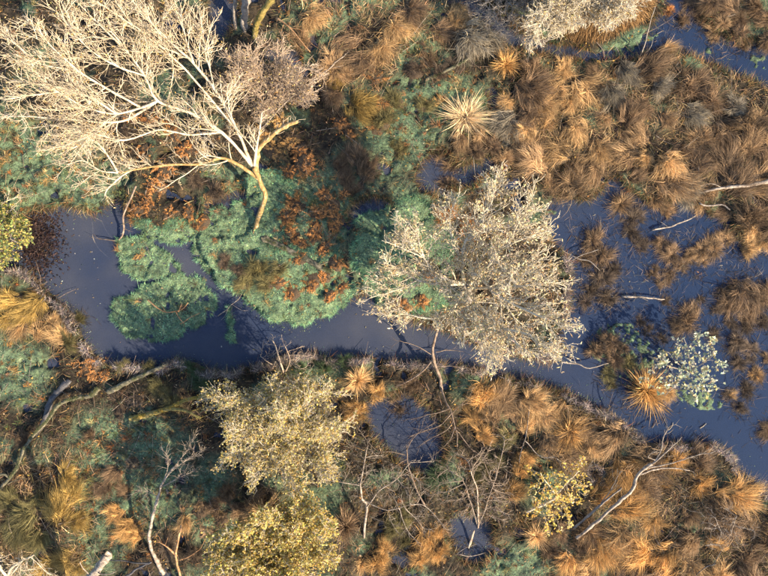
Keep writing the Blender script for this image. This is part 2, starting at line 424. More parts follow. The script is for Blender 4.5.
# small grass tufts dotted over moss and mud
tn = 2300
tx, ty = scatter(tn, dry * (np.clip(ml, .12, 1) * (1 - t2) + .12 * t2) * np.clip(n2_ * 2.2 - .4, 0.1, 1))
tb = 34; tp = np.repeat(np.arange(tn), tb); n_ = tn * tb
tz = sample_grid(Z, tx, ty); ts = rng.uniform(.10, .30, tn) * rng.uniform(.6, 1.2, tn); sw_ = rng.uniform(0, 6.28, tn)
pos = np.stack([(tx[tp] - 384) / PXM, (288 - ty[tp]) / PXM, np.maximum(tz[tp], 0)], -1) + rng.normal(0, 1, (n_, 3)) * (ts[tp] * .22)[:, None] * [1, 1, 0]
az_ = np.arctan2(np.sin(rng.uniform(0, 6.28, n_)) + .7 * np.sin(sw_[tp]), np.cos(rng.uniform(0, 6.28, n_)) + .7 * np.cos(sw_[tp]))
v, tr, q, bi = blades(pos, az_, rng.uniform(.1, 1.2, n_), ts[tp] * rng.uniform(.6, 1.2, n_), rng.uniform(.006, .014, n_), rng.uniform(.1, .5, n_), rng.normal(0, .2, n_), 2)
me = mesh_from('grass_tufts', v, tr, q)
tc_ = pick([srgb(176, 140, 92), srgb(140, 112, 80), srgb(158, 106, 64), srgb(120, 116, 72), srgb(96, 112, 74), srgb(190, 166, 120), srgb(96, 80, 64)], tn, [3, 4, 3, 3, 2, 1.5, 3])
cattr(me, 'col', (tc_[tp] * np.exp(rng.normal(0, .3, (n_, 1))))[bi])
o = obj('grass_tufts', me, M_COVER); o['kind'] = 'stuff'; o['label'] = 'small brown and olive grass tufts dotted over the moss'; o['category'] = 'grass'
DENSE = union([[(495,60),(560,62),(640,62),(690,70),(800,105),(960,140),(960,235),(740,232),(700,198),(650,200),(606,178),(560,192),(520,165),(495,120)], [(470,385),(540,394),(600,420),(650,442),(700,455),(745,490),(960,620),(960,746),(570,746),(540,545),(590,520),(580,450),(520,450),(485,425)], [(280,-170),(600,-170),(460,60),(330,100),(290,60)], [(20,430),(90,440),(100,576),(90,746),(-190,746),(-190,480)]])
SEDGE2 = [srgb(180, 152, 114), srgb(152, 126, 98), srgb(116, 98, 80), srgb(212, 182, 136), srgb(84, 70, 56), srgb(120, 110, 72)]
cover('matted_sedge', 'collapsed straw and brown sedge leaves matted between the tussocks', 'sedge', 90000, dry * blur(DENSE, 6) ** 2 * (0.25 + 1.2 * np.clip(n1 * 2.4 - .75, 0, 1)), SEDGE2, [3, 4, 3, 1.5, 3, 1.5],
      (0.22, 0.55), (0.008, 0.016), (0.05, 0.75), 0.35, 3, flow=2.2)
gwy, gwx = np.gradient(blur(water, 4.0)); WDIR = np.arctan2(-gwy, gwx)
edge_d = (1 - .75 * ((GY > 250) & ((GX < 100) | ((GX > 570) & (GY > 385)) | ((GY > 340) & (GY < 385) & (GX < 440))))) * dry * np.clip(1 - np.abs(blur(water, 4.0) - 0.38) / .25, 0, 1) * (1 - t2) * (1 - t3)
cover('bank_grass', 'lank brown grass hanging over the water along the banks', 'grass', 22000, edge_d, SEDGE, [4, 4, 4, 3, 3, 2, 1], (0.2, 0.5), (0.008, 0.016), (0.05, 0.8), 0.45, 2, toward=WDIR)
bank_d = np.clip(n1 * 3.2 - 1.05, 0, 1) * np.clip(1 - np.abs(blur(water, 2.2) - 0.5) / 0.42, 0, 1) * (1 - t2) * (1 - t3) * (Z > -0.10) * (GY > 250) * ((GX < 100) | (GX > 560) | ((GY > 340) & (GY < 385)))
cover('reed_litter', 'pale broken reed litter washed along the channel bank', 'plant litter', 26000, bank_d + 1e-9, [srgb(150, 138, 132), srgb(116, 108, 110), srgb(184, 166, 146), srgb(82, 74, 74)], [4, 4, 2, 2],
      (0.07, 0.24), (0.012, 0.03), (-0.05, 0.6), 0.1, 1, zoff=0.07, minz=-0.10)
sub_d = inwater * (Z < -0.05) * np.clip((GX - 540) / 60, 0, 1) * (GY < 400) * np.clip(n1 * 3 - 1.2, 0, 1) * (.1 + (GY < 310))
keepZ = Z; Z = np.maximum(Z, -0.01)
cover('reed_stalks', 'thin grey brown stalks poking out of the right pond', 'reeds', 3800, sub_d, [srgb(120, 108, 96), srgb(90, 84, 84), srgb(146, 130, 112)], None, (0.15, 0.5), (0.006, 0.012), (0.0, 0.9), 0.25, 2, minz=-1)
Z = keepZ

# ------------------------------------------------------------------ tussock meshes
def tussock_mesh(kind, seed):
    """locks of blades that share a direction, a droop and a tone"""
    global rng
    keep = rng; rng = np.random.default_rng(seed)
    K, per = {'radial': (90, 5), 'mop': (46, 24), 'swept': (44, 26), 'messy': (44, 22), 'fern': (40, 11)}[kind]
    n = K * per
    r0 = {'radial': .15, 'mop': .45, 'swept': .5, 'messy': .55, 'fern': .6}[kind]
    la = rng.uniform(0, 2 * math.pi, K); lr = r0 * np.sqrt(rng.uniform(0, 1, K))
    lp = np.stack([lr * np.cos(la), lr * np.sin(la), .14 - .14 * lr], -1)
    sw = 0.0 if kind == 'swept' else rng.uniform(0, 2 * math.pi); sv_ = np.array([math.cos(sw), math.sin(sw)])
    out = la + rng.normal(0, .45, K)
    bias = {'radial': 0, 'mop': .35, 'swept': 2.1, 'messy': .8, 'fern': .3}[kind] * rng.uniform(.6, 1.3, K)
    ddx = np.cos(out) + bias * sv_[0] + rng.normal(0, .25, K); ddy = np.sin(out) + bias * sv_[1] + rng.normal(0, .25, K)
    laz = np.arctan2(ddy, ddx) if kind != 'messy' else np.where(rng.uniform(0, 1, K) < .4, rng.uniform(0, 6.28, K), np.arctan2(ddy, ddx))
    lel = {'radial': np.arcsin(rng.uniform(.1, .98, K)), 'mop': rng.uniform(.3, 1.3, K), 'swept': rng.uniform(.1, 1.0, K), 'messy': rng.uniform(.05, 1.2, K), 'fern': rng.uniform(.1, 1.0, K)}[kind]
    lL = {'radial': rng.uniform(.65, 1.12, K), 'mop': rng.uniform(.5, .95, K), 'swept': rng.uniform(.5, 1.2, K), 'messy': rng.uniform(.35, 1.0, K), 'fern': rng.uniform(.25, .6, K)}[kind]
    ldr = {'radial': rng.uniform(.03, .3, K), 'mop': rng.uniform(.3, .9, K), 'swept': rng.uniform(.2, .65, K), 'messy': rng.uniform(.1, .55, K), 'fern': rng.uniform(.1, .45, K)}[kind]
    lb = rng.normal(0, {'radial': .05, 'mop': .2, 'swept': .35, 'messy': .35, 'fern': .3}[kind], K); lt = rng.uniform(0, 1, K)
    li = np.repeat(np.arange(K), per)
    sp = {'radial': .10, 'mop': .22, 'swept': .17, 'messy': .30, 'fern': .55}[kind]
    stray = rng.uniform(0, 1, n) < .12
    if kind in ('mop', 'swept', 'messy', 'fern'):
        cen = rng.choice(K, K // 4, replace=False); lp[cen, :2] *= .3; lel[cen] = rng.uniform(.5, 1.25, len(cen)); laz[cen] = rng.uniform(0, 6.28, len(cen)) if kind != 'swept' else sw + rng.normal(0, .6, len(cen))
    az = laz[li] + rng.normal(0, sp, n) + np.where(stray, rng.normal(0, .9, n), 0)
    el = lel[li] + rng.normal(0, sp * .6, n); L = lL[li] * rng.uniform(.65, 1.12, n); dr = ldr[li] * rng.uniform(.8, 1.2, n)
    bend = lb[li] + rng.normal(0, .08, n); pos = lp[li] + rng.normal(0, .05, (n, 3)) * [1, 1, .3]
    wd = {'radial': rng.uniform(.014, .03, n), 'mop': rng.uniform(.009, .020, n), 'swept': rng.uniform(.009, .021, n), 'messy': rng.uniform(.009, .021, n), 'fern': rng.uniform(.022, .045, n)}[kind]
    u = np.clip(.5 * lt[li] + .5 * rng.uniform(0, 1, n) + rng.normal(0, .05, n), 0, 1)
    if kind == 'fern':
        F_ = 26; fa = rng.uniform(0, 6.28, F_); fe = rng.uniform(.15, 1.0, F_); fl = rng.uniform(.45, .85, F_); fd = rng.uniform(.3, .8, F_); fb = rng.normal(0, .25, F_)
        fp = np.stack([rng.normal(0, .22, F_), rng.normal(0, .22, F_), np.full(F_, .04)], -1); ft_ = rng.uniform(0, 1, F_)
        pos, az, el, L, u = [], [], [], [], []
        for f in range(F_):
            for tt in np.linspace(.12, 1, 15):
                d = np.array([math.cos(fe[f]) * math.cos(fa[f]), math.cos(fe[f]) * math.sin(fa[f]), math.sin(fe[f])]); sd = np.array([-math.sin(fa[f]), math.cos(fa[f]), 0])
                p = fp[f] + fl[f] * (tt * d + tt * tt * fb[f] * sd - np.array([0, 0, fd[f] * tt * tt]))
                for sg in (-1, 1):
                    if rng.uniform() < .15: continue
                    pos.append(p); az.append(fa[f] + 2 * tt * fb[f] + sg * rng.uniform(.7, 1.25)); el.append(rng.normal(.05, .25)); L.append(.19 * fl[f] / .65 * (1.1 - .85 * tt) * rng.uniform(.7, 1.2)); u.append(np.clip(.55 * ft_[f] + .45 * rng.uniform(), 0, 1))
        pos, az, el, L, u = map(np.array, (pos, az, el, L, u)); n = len(pos)
        wd = rng.uniform(.022, .04, n); dr = rng.uniform(.1, .4, n); bend = rng.normal(0, .2, n)
    v, tr, q, bi = blades(pos, az, el, L, wd, dr, bend, 2 if kind == 'fern' else 3)
    v[:, 2] = np.maximum(v[:, 2], 0.01)
    me = mesh_from('blades', v, tr, q); me.materials.append(M_TUS)
    fattr(me, 'rnd', u[bi])
    # thatch: a low lumpy mound of old stems
    S, RG = 14, 4
    hv = [(0, 0, .12)]
    for k in range(1, RG + 1):
        for s in range(S):
            a = 2 * math.pi * s / S; rad = (r0 + .05) * k / RG * (1 + .22 * (rng.uniform() - .5))
            hv.append((rad * math.cos(a), rad * math.sin(a), .12 * (1 - (k / RG) ** 2) + .03 * rng.normal() * (k < RG) - (.12 if k == RG else 0)))
    ft = [(0, 1 + s, 1 + (s + 1) % S) for s in range(S)]
    fq = [(1 + (k - 1) * S + s, 1 + k * S + s, 1 + k * S + (s + 1) % S, 1 + (k - 1) * S + (s + 1) % S) for k in range(1, RG) for s in range(S)]
    mb = mesh_from('thatch_base', hv, ft, fq, True); mb.materials.append(M_THATCH)
    rng = keep
    return me, mb

VAR = {k: [tussock_mesh(k, 100 + 17 * i + j) for i in range(c)] for j, (k, c) in enumerate([('radial', 4), ('mop', 7), ('swept', 9), ('messy', 7), ('fern', 6)])}
COL = {'straw': srgb(202, 170, 126), 'pale': srgb(214, 192, 156), 'brown': srgb(134, 113, 92), 'dark': srgb(106, 93, 82), 'rust': srgb(194, 140, 88),
       'yellow': srgb(182, 156, 96), 'olive': srgb(126, 120, 84), 'orange': srgb(208, 168, 112), 'grey': srgb(152, 144, 130), 'green': srgb(78, 98, 70), 'tan': srgb(166, 140, 110)}
WORDS = {'straw': 'straw coloured', 'pale': 'pale buff', 'brown': 'brown', 'dark': 'dark brown', 'rust': 'rusty', 'yellow': 'yellow', 'olive': 'olive',
         'orange': 'orange', 'grey': 'greyish', 'green': 'green', 'tan': 'tan'}
FORM = {'radial': ('sedge_tussock', 'starburst sedge tussock'), 'mop': ('sedge_tussock', 'rounded sedge tussock'), 'swept': ('sedge_tussock', 'windswept sedge tussock'),
        'messy': ('sedge_tussock', 'tangled sedge tussock'), 'fern': ('fern_clump', 'withered fern clump')}
AREA = [  # where a plant stands, by plan pixel
 ('on the big lower moss island', lambda x, y: 105 < x < 220 and 280 < y < 343),
 ('on the small upper moss island', lambda x, y: 110 < x < 186 and 233 < y < 284),
 ('under the big pale bare tree', lambda x, y: x < 235 and 90 < y < 240),
 ('beside the yellow mossy trunk', lambda x, y: 235 <= x < 330 and 110 <= y < 185),
 ('above the fallen mossy log', lambda x, y: 255 <= x < 352 and 185 <= y < 252),
 ('below the fallen mossy log', lambda x, y: 200 <= x < 352 and 240 <= y < 325),
 ('at the top left of the marsh', lambda x, y: 270 <= x < 350 and y < 75),
 ('left of the pale starburst tussock', lambda x, y: 325 <= x < 425 and 75 <= y < 200),
 ('in the marsh along the top', lambda x, y: 345 <= x < 450 and y < 75),
 ('above the central tree', lambda x, y: 425 <= x < 520 and 125 <= y < 200),
 ('beside the grey shrub at the top', lambda x, y: 430 <= x < 560 and y < 125),
 ('in the water at the top right', lambda x, y: x > 655 and y < 60),
 ('below the bushy island at the top', lambda x, y: 560 <= x <= 655 and y < 110),
 ('below the top right channel', lambda x, y: x > 655 and 60 <= y < 125),
 ('left of the square pool', lambda x, y: 500 <= x <= 605 and 110 <= y < 200),
 ('above the white log at the right', lambda x, y: x > 605 and 110 <= y < 200),
 ('right of the central tree', lambda x, y: 550 <= x < 645 and 195 <= y < 325),
 ('in the upper right pond', lambda x, y: 645 <= x < 720 and 195 <= y < 290),
 ('by the right edge of the pond', lambda x, y: x >= 720 and 195 <= y < 335),
 ('in the middle of the right pond', lambda x, y: 645 <= x < 720 and 290 <= y < 345),
 ('left of the pale leafed sapling', lambda x, y: 560 <= x < 665 and 325 <= y < 412),
 ('in the lower right pond', lambda x, y: x >= 665 and 335 <= y < 445),
 ('on the left bank of the pond', lambda x, y: x < 110 and 250 <= y < 385),
 ('on the bank below the channel', lambda x, y: 110 <= x < 440 and 330 <= y < 420),
 ('beside the central pool', lambda x, y: 340 <= x < 470 and 385 <= y < 500),
 ('on the bank under the central tree', lambda x, y: 440 <= x < 545 and 365 <= y < 430),
 ('left of the long fallen branch', lambda x, y: 440 <= x < 620 and 400 <= y < 480),
 ('beside the yellow leafed sapling', lambda x, y: 490 <= x < 600 and 470 <= y < 535),
 ('above the long fallen branch', lambda x, y: 600 <= x < 768 and 425 <= y < 470),
 ('right of the long fallen branch', lambda x, y: 590 <= x < 690 and 465 <= y < 525),
 ('in the lower right corner', lambda x, y: x >= 690 and 465 <= y),
 ('along the bottom right', lambda x, y: 560 <= x < 690 and y >= 525),
 ('along the bottom in the middle', lambda x, y: 345 <= x < 560 and y >= 500),
 ('between the two yellow leafed shrubs', lambda x, y: 195 <= x < 345 and 460 <= y),
 ('in the bottom left marsh', lambda x, y: x < 100 and y >= 430),
 ('beside the pale dead sapling', lambda x, y: 100 <= x < 200 and y >= 420),
]
def area(x, y):
    for a, f in AREA:
        if f(x, y): return a
    return 'in the marsh'

TUS = []     # (px, py, radius px, kind, colour)
def T(s, kind, col):
    for a in s.split(';'):
        x, y, r = a.split(','); TUS.append((float(x), float(y), float(r), kind, col))
# top, from the photograph
T('312,18,22;395,28,24;455,20,18;380,48,20', 'swept', 'straw'); T('352,42,20;365,62,20;410,10,18;335,95,16;440,32,17', 'swept', 'brown')
T('332,66,20;300,40,18;345,74,16', 'messy', 'tan'); T('470,40,27;487,45,20', 'swept', 'grey'); T('505,66,20', 'radial', 'orange'); T('465,118,28', 'radial', 'pale')
T('333,88,17;357,106,20', 'swept', 'yellow'); T('380,104,13;378,126,12;375,78,14;340,122,13;348,134,10', 'fern', 'rust'); T('530,70,18;545,80,16;428,62,14', 'messy', 'brown')
T('357,158,18;366,172,16;345,180,14;340,165,12', 'swept', 'brown'); T('385,120,14;425,105,12;400,150,12;395,100,13', 'messy', 'olive'); T('415,70,14;440,75,14;458,68,13', 'messy', 'dark')
T('440,152,15;452,166,14;448,184,12;476,152,14;492,146,14', 'mop', 'brown'); T('480,135,14;460,140,12', 'swept', 'tan'); T('505,158,15;515,140,15', 'messy', 'tan')
T('555,90,17;540,108,18;525,130,16', 'swept', 'straw')
# below the bare tree
T('138,214,15;150,205,13;168,214,11;156,186,14;200,222,13;190,212,11', 'fern', 'rust'); T('150,118,15;172,132,16;148,150,15;185,150,14;165,170,13;128,112,12', 'fern', 'rust')
T('130,140,13;200,145,13;195,180,12;215,190,12', 'messy', 'dark'); T('272,150,16;290,140,15;282,124,14;262,135,13', 'fern', 'orange'); T('305,165,17;292,172,13;300,150,12', 'fern', 'rust')
T('298,205,17;288,216,13;314,232,15;300,240,14;330,205,14;337,218,11;325,196,12;345,196,10;318,214,13;290,232,12;335,224,10', 'fern', 'rust')
T('352,192,16', 'swept', 'brown'); T('325,250,12;336,262,12;325,276,12;300,258,11;310,282,13;340,288,12;292,292,13;278,282,12;330,296,12', 'fern', 'rust')
T('258,270,17;266,284,15;280,270,14;245,282,13', 'messy', 'olive'); T('226,262,10;240,270,12', 'mop', 'dark'); T('220,205,11;208,196,10', 'fern', 'orange')
T('400,305,14;420,300,13;430,275,14', 'fern', 'rust'); T('447,215,14;470,230,14', 'messy', 'rust')
T('138,258,7', 'fern', 'orange'); T('182,308,6', 'fern', 'olive')
# left bank
T('12,300,17;38,302,16;28,312,14;5,318,13', 'swept', 'yellow'); T('40,330,17;20,326,14;62,336,15;52,322,12', 'swept', 'straw'); T('68,342,12;80,320,9', 'swept', 'olive')
T('93,366,18;104,376,12', 'fern', 'rust'); T('124,366,10;160,385,15;172,398,13;148,368,9', 'messy', 'olive'); T('110,396,13;135,400,12;120,412,12', 'fern', 'dark'); T('195,370,12;205,384,13', 'messy', 'green')
T('112,339,0.1', 'radial', 'yellow')
# below the channel
T('357,380,19', 'radial', 'straw'); T('378,392,12;358,410,14;350,420,12', 'messy', 'orange'); T('395,395,13;412,385,14;398,410,11', 'messy', 'brown'); T('300,370,10;325,366,11;345,362,10', 'messy', 'green')
T('255,500,15;228,492,14;215,505,13;240,510,14', 'messy', 'brown'); T('264,512,25', 'radial', 'straw'); T('345,526,19', 'radial', 'brown'); T('200,510,12;205,528,14;222,520,12', 'fern', 'brown')
T('376,562,17;384,548,14', 'messy', 'orange'); T('362,562,14', 'radial', 'straw'); T('428,540,18;438,552,17;420,560,14;440,532,12', 'messy', 'orange'); T('400,520,14;392,530,12;405,540,12', 'messy', 'olive')
T('438,474,15', 'radial', 'green'); T('482,436,15;474,420,12', 'swept', 'orange'); T('520,470,14;512,492,14;524,458,12', 'swept', 'orange'); T('500,400,16;515,415,16;492,415,14', 'swept', 'tan'); T('530,400,16;545,415,18;560,408,16;525,425,15', 'swept', 'straw')
T('480,470,14;495,460,13;505,440,14', 'messy', 'olive'); T('535,535,16;520,520,12', 'radial', 'straw'); T('548,548,16;560,530,15;580,545,14', 'messy', 'brown'); T('470,545,9;500,505,11', 'fern', 'olive')
T('568,432,24', 'radial', 'orange'); T('565,455,18;548,440,16;585,425,16', 'swept', 'tan')
# bottom left
T('60,512,22;72,494,17;66,476,15;78,520,14', 'swept', 'yellow'); T('30,512,20;18,528,18;40,535,18;12,500,14;36,498,14', 'swept', 'olive'); T('68,560,18;48,566,15;80,568,12', 'messy', 'yellow')
T('130,526,18;118,512,12;138,535,12', 'swept', 'orange'); T('185,520,11', 'swept', 'straw'); T('115,472,13;104,484,12;128,490,11', 'swept', 'brown'); T('115,450,10;132,463,11', 'fern', 'tan')
T('90,436,10;25,440,12', 'messy', 'brown'); T('170,545,12;195,555,12', 'messy', 'dark')
# right pond; darker tussock colours carry the shade over it
T('592,240,17;600,256,16;585,258,13', 'mop', 'brown'); T('600,278,16;612,270,12;590,290,13;606,298,15;585,302,12', 'mop', 'dark'); T('620,204,17', 'radial', 'tan'); T('632,218,14;640,245,12;630,232,12', 'mop', 'dark')
T('660,244,13;670,254,14;680,265,13;652,272,9;662,282,11;668,274,10', 'mop', 'brown'); T('700,250,14;712,246,15;690,256,12;726,238,14;702,262,10', 'mop', 'tan'); T('698,276,6', 'fern', 'rust')
T('655,200,14;665,210,12;700,205,12', 'swept', 'tan'); T('745,248,16;760,240,17;752,232,14', 'swept', 'straw')
T('738,292,26', 'swept', 'brown'); T('728,304,17;752,304,18;764,294,16;720,292,12;745,316,14', 'mop', 'brown'); T('665,300,8;700,300,8;692,309,9;716,309,10', 'mop', 'dark')
T('686,320,19', 'messy', 'brown'); T('676,326,11;712,334,10', 'mop', 'dark'); T('745,326,13;730,322,10;762,322,13;735,342,14;748,348,12;736,362,12;750,358,9', 'mop', 'dark'); T('738,364,7;755,376,11;766,358,9', 'mop', 'brown'); T('755,374,9', 'radial', 'orange')
T('744,390,13;738,407,11;728,395,10', 'mop', 'dark'); T('765,430,13', 'mop', 'brown'); T('644,390,27', 'radial', 'orange'); T('608,342,14;596,350,13;614,358,13;620,348,12', 'mop', 'brown'); T('606,374,12;628,362,12;612,384,9', 'mop', 'olive')
T('648,330,9;662,338,9;640,322,8', 'messy', 'dark'); T('665,390,11;728,395,9', 'swept', 'straw')
# top right water
T('668,12,9', 'mop', 'rust'); T('682,20,11;700,14,13;692,6,12', 'mop', 'brown'); T('716,32,15;722,24,11;712,40,9', 'mop', 'tan'); T('740,34,13;742,46,12;738,20,14', 'mop', 'brown'); T('728,8,15;755,8,16;765,20,14;710,2,13;745,-4,15;768,40,12', 'swept', 'brown')
T('664,52,15', 'swept', 'straw')

def fill(poly, sp, rr, kinds, cols, n_try=4000, seed=5):
    rg = random.Random(seed); xs = [p[0] for p in poly]; ys = [p[1] for p in poly]; pts = []
    for _ in range(n_try):
        x = rg.uniform(min(xs), max(xs)); y = rg.uniform(min(ys), max(ys))
        if not bool(inpoly(poly, np.array([x]), np.array([y]))[0]): continue
        if gz(x, y) < -0.02: continue
        if any((x - a) ** 2 + (y - b) ** 2 < sp * sp for a, b in pts): continue
        if any((x - a[0]) ** 2 + (y - a[1]) ** 2 < (0.75 * sp) ** 2 for a in TUS): continue
        pts.append((x, y))
    for x, y in pts:
        TUS.append((x, y, rg.uniform(*rr), rg.choice(kinds), rg.choice(cols)))
fill([(512,70),(560,66),(640,64),(690,84),(800,126),(800,238),(740,228),(700,196),(650,198),(606,176),(560,190),(525,165),(505,120)], 20, (11, 25), ['swept', 'swept', 'swept', 'messy'], ['brown', 'brown', 'tan', 'tan', 'straw', 'grey'], seed=5)
fill([(480,388),(540,398),(600,424),(650,446),(700,458),(745,498),(790,520),(790,600),(570,600),(555,545),(600,520),(590,450),(520,450),(490,420)], 21.5, (11, 26), ['swept', 'swept', 'swept', 'messy'], ['tan', 'orange', 'straw', 'orange', 'orange', 'brown'], seed=9)  # orange-heavy mix puts the low sun's warmth into the tussock colours

ORD = ['leftmost', 'second from left', 'third from left', 'fourth from left', 'fifth from left', 'sixth from left', 'seventh from left', 'eighth from left', 'ninth from left', 'tenth from left']
TUS = [t for t in TUS if t[2] >= 1]
labs = []
for (x, y, r, k, c) in TUS:
    size = 'small ' if r < 11.5 else ('large ' if r > 17.5 else '')
    labs.append('%s%s %s %s' % (size, WORDS[c], FORM[k][1], area(x, y)))
groups = {}
for i, s in enumerate(labs): groups.setdefault(s, []).append(i)
for s, ids in groups.items():
    if len(ids) > 1:
        ids.sort(key=lambda i: TUS[i][0])
        for q, i in enumerate(ids):
            labs[i] = '%s, %s' % (s, ORD[q] if q < len(ORD) else 'towards the right')
            if q == len(ids) - 1: labs[i] = s + ', rightmost'
for i, (x, y, r, k, c) in enumerate(TUS):
    z = gz(x, y); z = max(z, -0.05)
    t = thing(FORM[k][0], labs[i], 'fern' if k == 'fern' else 'tussock', W(x, y, z), 'withered fern clumps in the marsh' if k == 'fern' else 'sedge tussocks in the marsh')
    t.rotation_euler = (0, 0, random.uniform(0, 6.28))
    s = r / PXM * {'radial': 1.15, 'mop': 1.15, 'swept': 1.2, 'messy': 1.2, 'fern': 1.2}[k]
    s *= .88; t.scale = (s * random.uniform(.75, 1.3), s * random.uniform(.8, 1.15), s * random.uniform(.75, 1.1))
    if k != 'radial': t.rotation_euler = (random.gauss(0, .12), random.gauss(0, .12), random.uniform(0, 6.28))
    if k == 'swept': t.rotation_euler[2] = 6.2832 * 1.6 * float(fbm(np.array([x]), np.array([y]), 1 / 70.0, 2, 333)[0]) + random.gauss(0, .6)
    mb, mt = random.choice(VAR[k])
    o = obj('blades', mb, None, t)
    if k == 'fern': o['kind'] = 'stuff'
    col = np.array(COL[c]) * math.exp(random.gauss(0, .14)); o.color = (*[float(v) for v in col], 1)
    obj('thatch_base', mt, None, t)

# drowned stems and dead leaves trodden round the feet of the tussocks that stand in water
near_w = np.zeros_like(Z)
for (x, y, r, k, c) in TUS:
    if gz(x, y) < 0.03:
        d2 = ((GX - x) ** 2 + (GY - y) ** 2) / (r * 1.05) ** 2
        near_w = np.maximum(near_w, np.exp(-d2 * .8) * (d2 < 6))
keepZ = Z; Z = np.maximum(Z, 0.0)
cover('drowned_stems', 'drowned brown stems lying on the water round the standing tussocks', 'plant litter', 8000, near_w ** 2 * inwater * (.3 + n1), [srgb(92, 78, 66), srgb(66, 56, 52), srgb(120, 102, 82), srgb(44, 40, 42)], [3, 3, 1, 3],
      (0.12, 0.42), (0.007, 0.016), (-0.02, 0.2), 0.05, 2, zoff=.012, minz=-1)
Z = keepZ
# ------------------------------------------------------------------ tubes and trees
def tube_arrays(P, Rr, sides):
    P = np.asarray(P, float); n = len(P)
    T_ = np.gradient(P, axis=0); T_ /= np.linalg.norm(T_, axis=1, keepdims=True) + 1e-9
    ref = np.array([0.31, 0.17, 0.93]) if abs(T_[0] @ np.array([0.31, 0.17, 0.93])) < 0.9 else np.array([0.9, -0.3, 0.1])
    A = np.cross(T_, ref); A /= np.linalg.norm(A, axis=1, keepdims=True) + 1e-9
    B = np.cross(T_, A)
    a = np.arange(sides) * 2 * math.pi / sides
    V_ = P[:, None, :] + np.asarray(Rr)[:, None, None] * (np.cos(a)[None, :, None] * A[:, None, :] + np.sin(a)[None, :, None] * B[:, None, :])
    i = np.arange(n * sides).reshape(n, sides); j = np.roll(i, -1, axis=1)
    q = np.stack([i[:-1], j[:-1], j[1:], i[1:]], -1).reshape(-1, 4)
    return V_.reshape(-1, 3), q, i

def tubes(name, chains, mat, parent, rough=0.0, cap=True):
    vs_, qs, ts, off = [], [], [], 0
    for P, Rr in [c[:2] for c in chains]:
        r0 = Rr[0]; sides = 10 if r0 > .07 else (6 if r0 > .025 else (4 if r0 > .012 else 3))
        if rough and r0 > .03: Rr = np.asarray(Rr) * (1 + rough * rng.normal(0, 1, len(Rr)))
        v, q, i = tube_arrays(P, Rr, sides)
        if rough and sides >= 6:      # knots, ridges and a flattened, twisting section
            m_ = len(v) // sides; kk = np.repeat(np.arange(m_), sides); aa = np.tile(np.arange(sides), m_) * 2 * math.pi / sides
            ph = np.cumsum(rng.normal(0, .25, m_))[kk]
            cc = np.asarray(P)[kk]; f = 1 + .16 * np.cos(2 * aa + ph) + .12 * np.cos(3 * aa - 1.7 * ph) + rng.normal(0, .09, len(v))
            knot = np.ones(m_); knot[rng.integers(0, m_, max(1, m_ // 9))] += rng.uniform(.15, .4); f *= knot[kk]
            v = cc + (v - cc) * f[:, None]
        vs_.append(v); qs.append(q + off)
        if sides >= 6 and cap:
            for ring in (i[0][::-1], i[-1]):
                ts.append(np.stack([np.full(sides - 2, ring[0]), ring[1:-1], ring[2:]], -1) + off)
        off += len(v)
    me = mesh_from(name, np.concatenate(vs_), np.concatenate(ts) if ts else None, np.concatenate(qs), True)
    return obj(name, me, mat, parent)

def smooth_path(pts, n):
    P = np.array(pts, float)
    if len(P) < 3: 
        t = np.linspace(0, 1, n)[:, None]; return P[0] * (1 - t) + P[-1] * t
    Q_ = np.vstack([2 * P[0] - P[1], P, 2 * P[-1] - P[-2]])
    out = []; m = len(P) - 1
    for s in np.linspace(0, m, n):
        k = min(int(s), m - 1); t = s - k; a, b, c, d = Q_[k:k + 4]
        out.append(.5 * ((2 * b) + (-a + c) * t + (2 * a - 5 * b + 4 * c - d) * t * t + (-a + 3 * b - 3 * c + d) * t ** 3))
    return np.array(out)

def wob(P, amp):
    n = len(P); j = rng.normal(0, 1, (n, 3)); 
    for _ in range(1): j[1:-1] = (j[:-2] + 2 * j[1:-1] + j[2:]) / 4
    j[0] = 0
    return P + j * amp

def pxpath(pts, step=0.14, amp=0.012):
    P = [W(*p) for p in pts]; L = sum(np.linalg.norm(np.array(P[i + 1]) - np.array(P[i])) for i in range(len(P) - 1))
    return wob(smooth_path(P, max(4, int(L / step))), amp)

